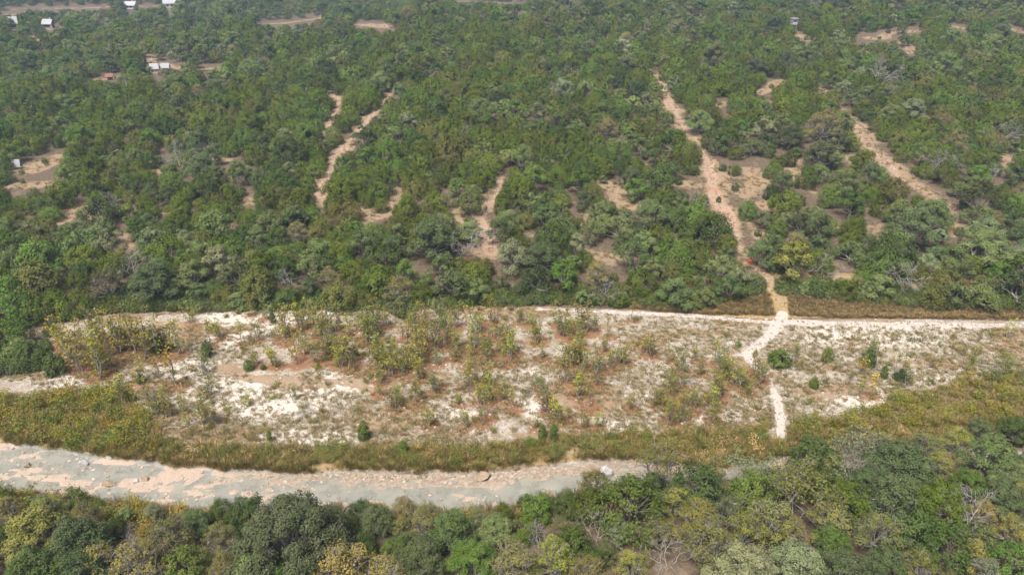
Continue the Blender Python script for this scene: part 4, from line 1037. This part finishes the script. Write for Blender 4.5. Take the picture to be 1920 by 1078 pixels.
tuft_mass('bar_weeds', 'small dry weeds dotted over the gravel bar', P, .35, 1.15, ['olive-brown', 'tan', 'pale grey-green', 'ochre', 'brownish olive'], [.28, .18, .18, .12, .24], [21, 22, 23, 24], .38, .38, 26, .02, .45)
q = []
for wl in W_CLEAR:
    for a, b in zip(wl, wl[1:] + wl[-1:]):
        L = math.hypot(b[0] - a[0], b[1] - a[1]) + 2; w = max(a[2], b[2]) * 1.3 + 1
        m = int(min(260, L * w * .8)) if a[1] < 260 else 12
        t = r.random(m); q.append(np.stack([a[0] + (b[0] - a[0]) * t + r.normal(size=m) * w * .6, a[1] + (b[1] - a[1]) * t + r.normal(size=m) * w * .6], 1))
q = np.concatenate(q); keep = np.min([seg_dist(q[:, 0], q[:, 1], [(a, b, w * .7) for a, b, w in wl]) for kk, wl in W_DIRT.items() if kk != 'c'], axis=0) > 0
q = q[keep & (q[:, 1] > y_top(q[:, 0]) + 3)]
tuft_mass('clearing_grass', 'dry grass tufts in the clearings of the wood', np.column_stack([q, terrain(q[:, 0], q[:, 1])]), .5, 1.3, ['tan', 'ochre', 'brownish olive', 'pale grey-green'], [.45, .15, .2, .2], [31, 32, 33], .5, .55, 24, .03, .6)
# reeds and bleached stalks at the water's far and near rim
P = on_ground([([(-60,735),(90,755),(230,735),(300,805),(300,850),(0,820),(-60,810)], 1700), ([(1690,745),(1850,710),(2050,700),(2050,790),(1700,800),(1480,835),(1480,800),(1600,785)], 1900)])
tuft_mass('brush_grass', 'tan and olive grass among the shrubs at both ends of the bar', P, .5, 1.1, ['straw', 'tan', 'ochre', 'yellow-green', 'olive-brown'], [.25, .2, .2, .2, .15], [51, 52, 53], .75, .6, 30, .022, .5)
P = on_ground([([(480,945),(960,950),(1110,915),(1110,935),(960,975),(480,985)], 900), ([(0,922),(400,955),(400,985),(0,955)], 700)])
P = P[creek_mask(P[:, 0], P[:, 1]) < .5]
tuft_mass('creek_reeds', 'thin tan reeds on the near rim of the creek', P, .5, 1.2, ['tan', 'ochre', 'olive-brown'], [.45, .3, .25], [41, 42], 1.0, .4, 22, .018, .5)

# ------------------------------------------------------------------ stones
def gen_stone(seed):
    rr = np.random.default_rng(seed); g = Geo(); s = rr.uniform(.6, 1.1, 3) * np.array([.5, .4, .24])
    top = np.array([[-.7, -.7, 1], [.7, -.8, .9], [.8, .7, 1], [-.6, .8, .85]]) * s + rr.normal(size=(4, 3)) * .05
    bt = np.array([[-1, -1, -.6], [1, -1, -.6], [1, 1, -.6], [-1, 1, -.6]]) * s + rr.normal(size=(4, 3)) * .05
    g.quads(np.stack([top, *[np.stack([bt[i], bt[(i + 1) % 4], top[(i + 1) % 4], top[i]]) for i in range(4)]]), np.full(5, rr.random()))
    return g
M_STONES, nt, nodes, links, p = new_mat('bar_stone')
links.new(attr(nt, 'tint', 'INSTANCER').outputs['Vector'], p.inputs['Base Color']); p.inputs['Roughness'].default_value = .95
def stones(name, label, P, s0, s1, c0, c1):
    m = len(P); s = s0 * (s1 / s0) ** (r.random(m) ** 2.2); t = r.random((m, 1))
    gn_scatter(name, [[(gen_stone(500 + i), 0)] for i in range(5)], [M_STONES], P, np.stack([r.normal(size=m) * .2, r.normal(size=m) * .2, r.random(m) * 6.28], 1), np.stack([s, s, s * r.uniform(.7, 1.3, m)], 1), r.integers(0, 5, m), np.array(c0) * t + np.array(c1) * (1 - t), label)
P = on_ground([([(-100,650),(60,610),(340,584),(700,575),(1030,579),(1440,606),(2050,604),(2050,740),(1500,790),(1100,815),(700,840),(340,835),(0,795)], 7000), ([(1030,574),(1440,598),(1960,600),(1960,612),(1440,610),(1030,582)], 700), ([(1440,590),(1480,590),(1400,670),(1475,740),(1480,822),(1450,822),(1440,740),(1385,664)], 90)])
stones('bar_stones', 'loose pale stones of the gravel bar', P, .12, .5, (.44, .41, .37), (.20, .17, .13))
P = on_ground([([(560,888),(880,893),(960,884),(1110,872),(1110,888),(900,910),(700,905),(560,902)], 2600), ([(0,836),(330,884),(560,890),(560,915),(300,950),(0,930)], 900), ([(500,905),(960,910),(960,950),(500,950)], 300), ([(1190,870),(1480,860),(1480,885),(1190,885)], 500)])
P[:, 2] = np.maximum(P[:, 2], WATER_Z - .06)
stones('creek_stones', 'tan cobbles along the water', P, .12, .6, (.42, .355, .28), (.20, .15, .10))
q = []
for kk in ('a', 'a2', 'm', 'b', 'c'):
    wl = W_DIRT[kk]
    for a, b in zip(wl[:-1], wl[1:]):
        L = math.hypot(b[0] - a[0], b[1] - a[1]); m = int(L * 14); t = r.random(m); w = max(a[2], b[2])
        q.append(np.stack([a[0] + (b[0] - a[0]) * t + r.normal(size=m) * w * .5, a[1] + (b[1] - a[1]) * t + r.normal(size=m) * .4], 1))
for wl in W_CLEAR[5:45]:
    for a in wl:
        m = int(min(120, a[2] ** 2 * 4)); q.append(np.stack([a[0] + r.normal(size=m) * a[2] * .6, a[1] + r.normal(size=m) * a[2] * .8], 1))
q = np.concatenate(q); q = q[q[:, 1] > 98]
stones('track_stones', 'loose rocks on the dirt tracks and bare patches', np.column_stack([q, terrain(q[:, 0], q[:, 1]) - .08]), .12, .6, (.40, .31, .235), (.20, .125, .08))

def rock(px, py, w, h, mat, label, cat='boulder', name='boulder', seed=0, flat=.6, depth=.7):
    import bmesh
    gx, gy, gz = ground_hit(px, py); d = math.hypot(gy[0], CAM_H); W, Hh = w * d / FPX, h * d / FPX
    bm = bmesh.new(); bmesh.ops.create_icosphere(bm, subdivisions=4, radius=1)
    rr = np.random.default_rng(seed)
    pl = [(Vector(rr.normal(size=3)).normalized(), rr.uniform(.42, .8)) for _ in range(13)]
    for v in bm.verts:
        c = v.co.copy()
        for nv, dd in pl:
            e = c.dot(nv) - dd
            if e > 0: c -= nv * e
        n = float(fbm(np.array([c.x * 3 + c.z]), np.array([c.y * 3 - c.z * 2]), 1.0, seed)[0]) - .5
        c *= 1 + n * .14
        v.co = (c.x * W * .55, c.y * W * depth * .55, c.z * Hh * .75)
    me = bpy.data.meshes.new(name); bm.to_mesh(me); bm.free(); me.materials.append(mat)
    o = link(name, me, label=label, category=cat, group='boulders in the creek')
    o.location = (gx[0], gy[0], max(gz[0], WATER_Z) + Hh * .22); o.rotation_euler = (0, 0, rr.uniform(-.4, .4))
    THINGS.append(dict(o=o, x=gx[0], y=gy[0], z=gz[0], word='', form='rock', label=label, kind=cat, sc=1))
for a in [(905,899,30,15,M_ROCKB,'brown layered boulder at the edge of the creek with grass behind it'), (1137,893,26,20,M_ROCKW,'large white boulder with a dark face at the narrow end of the creek'), (1122,894,6,5,M_ROCKW,'small white rock just left of the large white boulder'),
          (158,873,20,12,M_ROCKW,'long white slab of rock in the western creek'), (54,878,14,9,M_ROCKB,'brown rock out on the western creek crust'), (207,912,24,10,M_ROCKB,'dark brown rock hump close to the near creek rim'),
          (255,906,13,7,M_ROCKW,'white flat rock of the mid-creek cluster'), (272,902,17,8,M_ROCKB,'weedy brown rock beside the white flat rock'), (286,942,12,6,M_ROCKW,'white slanted slab near the near creek rim'), (25,842,8,6,M_ROCKW,'small white rock at the far western rim of the creek'),
          (60,915,11,6,M_ROCKB,'low brown rock in the grey western water'), (205,858,12,6,M_ROCKW,'small pale slab under the creek grass in the west'), (1490,905,10,7,M_ROCKW,'pale rock half hidden in the eastern thicket'),
          (213,556,7,6,M_ROCKW,'small white rock at the wood edge above the gravel'), (710,558,16,8,M_ROCKB,'grey rock at the wood edge above the sapling band')]:
    rock(*a, seed=hash(a[5]) % 1 + a[0])

# ------------------------------------------------------------------ fallen branches and the small orange bundle
for i, (px, py, s, rz, lab) in enumerate([(1318,776,.34,.6,'pile of bleached branches in red leaf litter low on the bar'), (1288,722,.36,2.2,'dark fallen branches under yellow-green saplings'), (862,725,.42,1.2,'dark fallen branches in a litter patch in the middle of the bar'),
        (565,783,.46,3.0,'grey fallen branches lying in dry weeds on the western bar'), (835,786,.26,4.0,'small bleached branch on litter near the low middle of the bar'), (1000,738,.34,5.2,'fallen branches on the rusty litter in mid bar'), (1215,715,.28,.3,'small pale branch on open gravel'),
        (400,585,.40,1.9,'bleached branches heaped at the foot of the wood in the west'), (285,745,.3,2.6,'short grey branch on the western white gravel'), (735,578,.3,.9,'grey branch lying at the edge of the wood'), (1390,330,.45,.2,'grey dead branches lying on the dry grass clearing')]):
    gx, gy, gz = ground_hit(px, py)
    plant('fallen_branch', 'branch', (None, P_BARE[i % 3][1]), gx[0], gy[0], gz[0] + .15, s, rz, '', 'fallen branches', lab, r, 'fallen branch', tilt=(1.15, .2))
x_, y_, z_, Rm, H = crown_at(1785, 990, 90, 1.6)
plant('bare_tree', 'dead tree', P_BARE[1], x_, y_, z_ + 1.2, 1.15, 1.1, '', 'bare trees of the near bank', 'dead white limbs leaning out over the dark eastern thicket', r, 'dead limb', tilt=(.2, .9))
def bundle(px, py, w, label):
    gx, gy, gz = ground_hit(px, py); W = w * math.hypot(gy[0], CAM_H) / FPX
    import bmesh
    root = bpy.data.objects.new('orange_bundle', None); COL.objects.link(root); root.location = (gx[0], gy[0], gz[0])
    bm = bmesh.new(); bmesh.ops.create_icosphere(bm, subdivisions=3, radius=1)
    for v in bm.verts:
        k = 1 + .10 * math.sin(5 * math.atan2(v.co.y, v.co.x)) * (1 - v.co.z ** 2) * (.5 + .5 * v.co.z)
        v.co = (v.co.x * W * .5 * k, v.co.y * W * .45 * k, (max(v.co.z, -.75) + .7) * W * .38)
    me = bpy.data.meshes.new('sack'); bm.to_mesh(me); bm.free(); me.materials.append(M_ORANGE); link('sack', me, root)
    g = Geo(); g.tube([(0, 0, W * .60), (W * .04, 0, W * .70), (W * .12, .02, W * .78)], [W * .07, W * .05, W * .11], 8); link('tied_neck', g.mesh('tied_neck', M_ORANGE), root)
    root['label'] = label; root['category'] = 'bundle'
    THINGS.append(dict(o=root, x=gx[0], y=gy[0], z=gz[0], word='', form='bundle', label=label, kind='bundle', sc=1))
bundle(1408, 491, 9, 'small bright orange bundle lying at the foot of the dirt track')
bundle(71, 455, 6, 'tiny orange bundle on bare ground in the western wood')

# ------------------------------------------------------------------ buildings in the far valley
def box(g, x0, x1, y0, y1, z0, z1):
    c = np.array([[x0, y0, z0], [x1, y0, z0], [x1, y1, z0], [x0, y1, z0], [x0, y0, z1], [x1, y0, z1], [x1, y1, z1], [x0, y1, z1]], float)
    f = [[0, 3, 2, 1], [4, 5, 6, 7], [0, 1, 5, 4], [1, 2, 6, 5], [2, 3, 7, 6], [3, 0, 4, 7]]
    g.quads(c[np.array(f)], np.full(6, .5))
def house(px, py, w, rot, depth, hw, hr, roof, wall, label, name='house', cat='house', porch=False):
    gx, gy, gz = ground_hit(px, py); dist = math.hypot(gy[0], CAM_H); W = w * .72 * dist / FPX; D = W * depth
    root = bpy.data.objects.new(name, None); COL.objects.link(root); root.location = (gx[0], gy[0], gz[0] - .2); root.rotation_euler = (0, 0, rot)
    g = Geo(); box(g, -W / 2, W / 2, -D / 2, D / 2, 0, hw)
    for s in (-1, 1):     # gable ends
        a = np.array([[s * W / 2, -D / 2, hw], [s * W / 2, D / 2, hw], [s * W / 2, .05, hw + hr], [s * W / 2, -.05, hw + hr]]); g.quads(a[None], np.full(1, .5))
    link('wall', g.mesh('house_wall', wall), root)
    g = Geo(); e = .5; th = .18
    for s in (-1, 1):
        a0 = np.array([0, hw + hr + .12]); a1 = np.array([s * (D / 2 + e), hw + .12 - e * hr / (D / 2)])
        v = lambda x, a, dz: [x, a[0], a[1] + dz]
        xl, xr = -W / 2 - e, W / 2 + e
        c = np.array([v(xl, a0, 0), v(xr, a0, 0), v(xr, a1, 0), v(xl, a1, 0), v(xl, a0, th), v(xr, a0, th), v(xr, a1, th), v(xl, a1, th)])
        g.quads(c[np.array([[0, 1, 2, 3], [4, 5, 6, 7], [0, 1, 5, 4], [1, 2, 6, 5], [2, 3, 7, 6], [3, 0, 4, 7]])], np.full(6, .5))
    rf = link('roof', g.mesh('house_roof', roof), root)
    if hw > 2:
        g = Geo(); box(g, W * .18, W * .18 + .7, D * .1, D * .1 + .7, hw + hr * .5, hw + hr + .9); link('chimney', g.mesh('chimney', M_STONE), rf)
        for k in range(3):
            g = Geo(); xx = (-.3 + .25 * k) * W; box(g, xx - .7, xx + .7, -D / 2 - .06, -D / 2 + .02, 1.0, 2.1); wdw = link('window', g.mesh('window', M_GLASS), root)
        g = Geo(); box(g, W * .36, W * .36 + 1.0, -D / 2 - .06, -D / 2 + .02, .1, 2.15); link('door', g.mesh('door', M_STONE), root)
    root['label'] = label; root['category'] = cat; root['group'] = 'buildings in the far valley'
    THINGS.append(dict(o=root, x=gx[0], y=gy[0], z=gz[0], word='', form=cat, label=label, kind=cat, sc=1))
house(325, 14, 38, .35, .55, 3, 2.6, M_ROOFW, M_WALL, 'house with the broadest white metal roof at the far edge of the valley')
house(245, 17, 32, -.1, .5, 2.6, 2.0, M_ROOFW, M_WALL, 'long low house with a white roof west of the broadest roof')
house(26, 54, 20, .5, .8, 3, 2.6, M_ROOFW, M_STONE, 'white-roofed house at the western edge of the valley')
house(93, 53, 22, -.15, .5, 2.6, 1.6, M_ROOFW, M_DARKBARK, 'long pale-roofed house with dark walls at the end of a sandy drive')
house(59, 53, 8, .2, .9, 2.0, .8, M_ROOFG, M_DARKBARK, 'tiny dark shed between two pale-roofed houses', 'shed', 'shed')
house(292, 136, 16, .1, .45, 2.2, 1.0, M_ROOFW, M_WALL, 'low white-roofed cabin under oaks at the sandy clearing', 'cabin', 'cabin')
house(312, 133, 14, .1, .4, 2.0, .8, M_ROOFW, M_WALL, 'smaller white-roofed shed joined up behind the low cabin', 'shed', 'shed')
house(34, 316, 9, .15, .35, 1.8, .4, M_ROOFW, M_STONE, 'white-roofed shed half hidden by trees beside the bare patch', 'shed', 'shed')
house(207, 150, 11, .4, .6, 1.6, .5, M_REDM, M_REDM, 'small rusty red shed among the valley oaks', 'shed', 'shed')
def blind(px, py, w):
    gx, gy, gz = ground_hit(px, py); W = w * math.hypot(gy[0], CAM_H) / FPX
    root = bpy.data.objects.new('raised_hut', None); COL.objects.link(root); root.location = (gx[0], gy[0], gz[0]); root.rotation_euler = (0, 0, .1)
    z0, z1, h = 1.6, 4.0, W / 2
    g = Geo(); box(g, -h, h, -h, h, z0, z1); link('cabin', g.mesh('hut_cabin', M_GREYW), root)
    g = Geo(); box(g, -h * 1.25, h * 1.25, -h * 1.25, h * 1.25, z1 + .003, z1 + .22); link('roof', g.mesh('hut_roof', M_ROOFW), root)
    g = Geo(); box(g, -h * .8, h * .8, -h - .05, -h + .02, z0 + 1.2, z0 + 1.8); link('window', g.mesh('hut_window', M_GLASS), root)
    for a in (-1, 1):
        for b in (-1, 1):
            g = Geo(); box(g, a * h * .85 - .09, a * h * .85 + .09, b * h * .85 - .09, b * h * .85 + .09, -.3, z0 - .003); link('leg', g.mesh('hut_leg', M_GREYW), root)
    root['label'] = 'small white hut raised on legs at the ridge above a sandy strip'; root['category'] = 'hut'
    THINGS.append(dict(o=root, x=gx[0], y=gy[0], z=gz[0], word='', form='hut', label=root['label'], kind='hut', sc=1))
blind(1487, 53, 9)
def post(px, py, h, label):
    gx, gy, gz = ground_hit(px, py); Hh = h * math.hypot(gy[0], CAM_H) / FPX
    root = bpy.data.objects.new('white_post', None); COL.objects.link(root); root.location = (gx[0], gy[0], gz[0])
    g = Geo(); g.tube([(0, 0, -.2), (0, 0, Hh * .5), (0, 0, Hh)], [.12, .12, .10], 8); link('pole', g.mesh('pole', M_ROOFW), root)
    g = Geo(); box(g, -.3, .3, -.22, .22, Hh * .55, Hh * .78); link('box', g.mesh('pole_box', M_ROOFW), root)
    root['label'] = label; root['category'] = 'post'
    THINGS.append(dict(o=root, x=gx[0], y=gy[0], z=gz[0], word='', form='post', label=label, kind='post', sc=1))
post(241, 178, 26, 'white post with a box sticking up from the far western wood')
post(325, 112, 20, 'white post standing before the dark valley oaks')

# ------------------------------------------------------------------ haze
hz = Geo(); box(hz, -2800, 2800, -60, 2750, -6, 95)
M_HAZE, nt, nodes, links, p = new_mat('valley_haze'); nodes.remove(p)
pv = nodes.new('ShaderNodeVolumePrincipled'); pv.inputs['Color'].default_value = (.52, .76, 1.0, 1); pv.inputs['Density'].default_value = .00032; pv.inputs['Anisotropy'].default_value = .2
links.new(pv.outputs[0], nodes['Material Output'].inputs['Volume'])
link('haze', hz.mesh('haze', M_HAZE), kind='stuff', label='thin pale air over the valley')

# ------------------------------------------------------------------ labels: each thing against the landmarks one can find
LM = [('the white leafless tree', 968, 478), ('the orange bundle by the track', 1408, 488), ('the broad flat-topped dusky oak', 1185, 478), ('the pale leafless crown in the wood', 545, 525), ('the foot of the western dirt track', 598, 378),
      ('the head of the western dirt track', 715, 198), ('the middle stony clearing', 910, 400), ('the two neat round junipers', 703, 380), ('the wide oak in the dry clearing', 1580, 335), ("the sandy track's lower end", 1755, 372), ("the sandy track's upper end", 1590, 215),
      ("the long dirt track's upper end", 1225, 135), ('the dry grass clearing', 1400, 335), ('the largest eastern oak', 1840, 458), ('the silvery leafless tree', 1538, 505), ('the bright light green oak', 412, 420), ('the rusty red bush', 875, 488),
      ('the pale rounded western oak', 208, 462), ('the bare patch by the shed', 85, 305), ('the western gravel corner', 120, 600), ('the dry patch below the wood', 1150, 365), ('the little patch at mid wood', 1000, 438), ('the big oak left of the track', 543, 282), ('the bend of the dirt track', 1300, 262),
      ('the white path fork', 1398, 664), ('the white road crossing', 1468, 590), ('the twin young junipers', 1028, 808), ('the lone tallest young juniper', 683, 805), ('the forked golden sapling', 328, 690), ('the cone-shaped young juniper', 391, 655), ('the bleached branch pile', 1318, 772),
      ('the wide low bright juniper', 1460, 670), ("the white path's creek end", 1466, 822), ('the round young western juniper', 303, 648), ('the bright yellow sapling', 1628, 725), ('the eastern juniper pair', 1670, 702), ("the white road's western end", 1035, 577),
      ('the brown layered boulder', 903, 895), ('the large white boulder', 1137, 887), ('the largest near-bank oak', 545, 990), ('the broad bright juniper', 1182, 935), ('the bare silver tree', 1252, 1035), ('the airy tall tree', 1232, 860), ('the half-bare grey oak', 1605, 850),
      ('the yellow-flowering bush', 270, 985), ('the yellowish bottom oak', 1725, 1055), ('the pinkish-grey bare tree', 1797, 850), ('the long white creek slab', 158, 868), ('the dark brown rock hump', 205, 905), ('the round dusky creek oak', 703, 968)]
ORD = ['nearest', 'second', 'third', 'fourth', 'fifth', 'sixth', 'seventh', 'eighth', 'ninth', 'tenth', 'eleventh', 'twelfth']
def label_all():
    T = [t for t in THINGS]
    X = np.array([t['x'] for t in T]); Y = np.array([t['y'] for t in T]); Z = np.array([t['z'] for t in T])
    px, py, _ = project(X, Y, Z + 1.0)
    cls = [t['word'] + '|' + t['form'] for t in T]; ucl = {c: i for i, c in enumerate(sorted(set(cls)))}; ci = np.array([ucl[c] for c in cls])
    best = [(1e9, None)] * len(T)
    cand = [[] for _ in T]
    for name, lx, ly in LM:
        dx, dy = px - lx, (py - ly) * 1.5; d = np.hypot(dx, dy)
        sec = np.where(np.abs(dx) > np.abs(dy), np.where(dx < 0, 0, 1), np.where(dy < 0, 2, 3))
        for c in range(len(ucl)):
            for s in range(4):
                j = np.flatnonzero((ci == c) & (sec == s)); j = j[np.argsort(d[j])]
                for k, i in enumerate(j[:12]):
                    if d[i] < 1000: cand[i].append((d[i] * (1 + .35 * k), k, s, name))
    seen = {}
    for t in T:
        if t['label']: seen[t['label']] = 1
    W4 = ['left of', 'right of', 'behind', 'in front of']
    for i, t in enumerate(T):
        if t['label']: t['o']['label'] = t['label']; continue
        body = (t['word'] + ' ' + t['form']) if t['word'] != 'tan' else 'pale ' + t['form']
        f = t['form'].split()
        if t['word'] != 'tan' and f[0] in ('small', 'medium', 'large', 'short', 'tall', 'low', 'bushy', 'young'): body = f[0] + ' ' + t['word'] + ' ' + ' '.join(f[1:])
        lab = None
        for _, k, s, name in sorted(cand[i]):
            q = (ORD[k] + ' ' + body + ' ' if k else 'nearest ' + body + ' ') + W4[s] + ' ' + name
            if len(q.split()) <= 16 and q not in seen: lab = q; break
        if lab is None:
            lab = body + ' in the crowd of plants far from any landmark'
        seen[lab] = 1; t['o']['label'] = lab
    return sum(1 for t in T if 'far from any' in t['o']['label'])
print('unplaced labels', label_all(), 'things', len(THINGS))
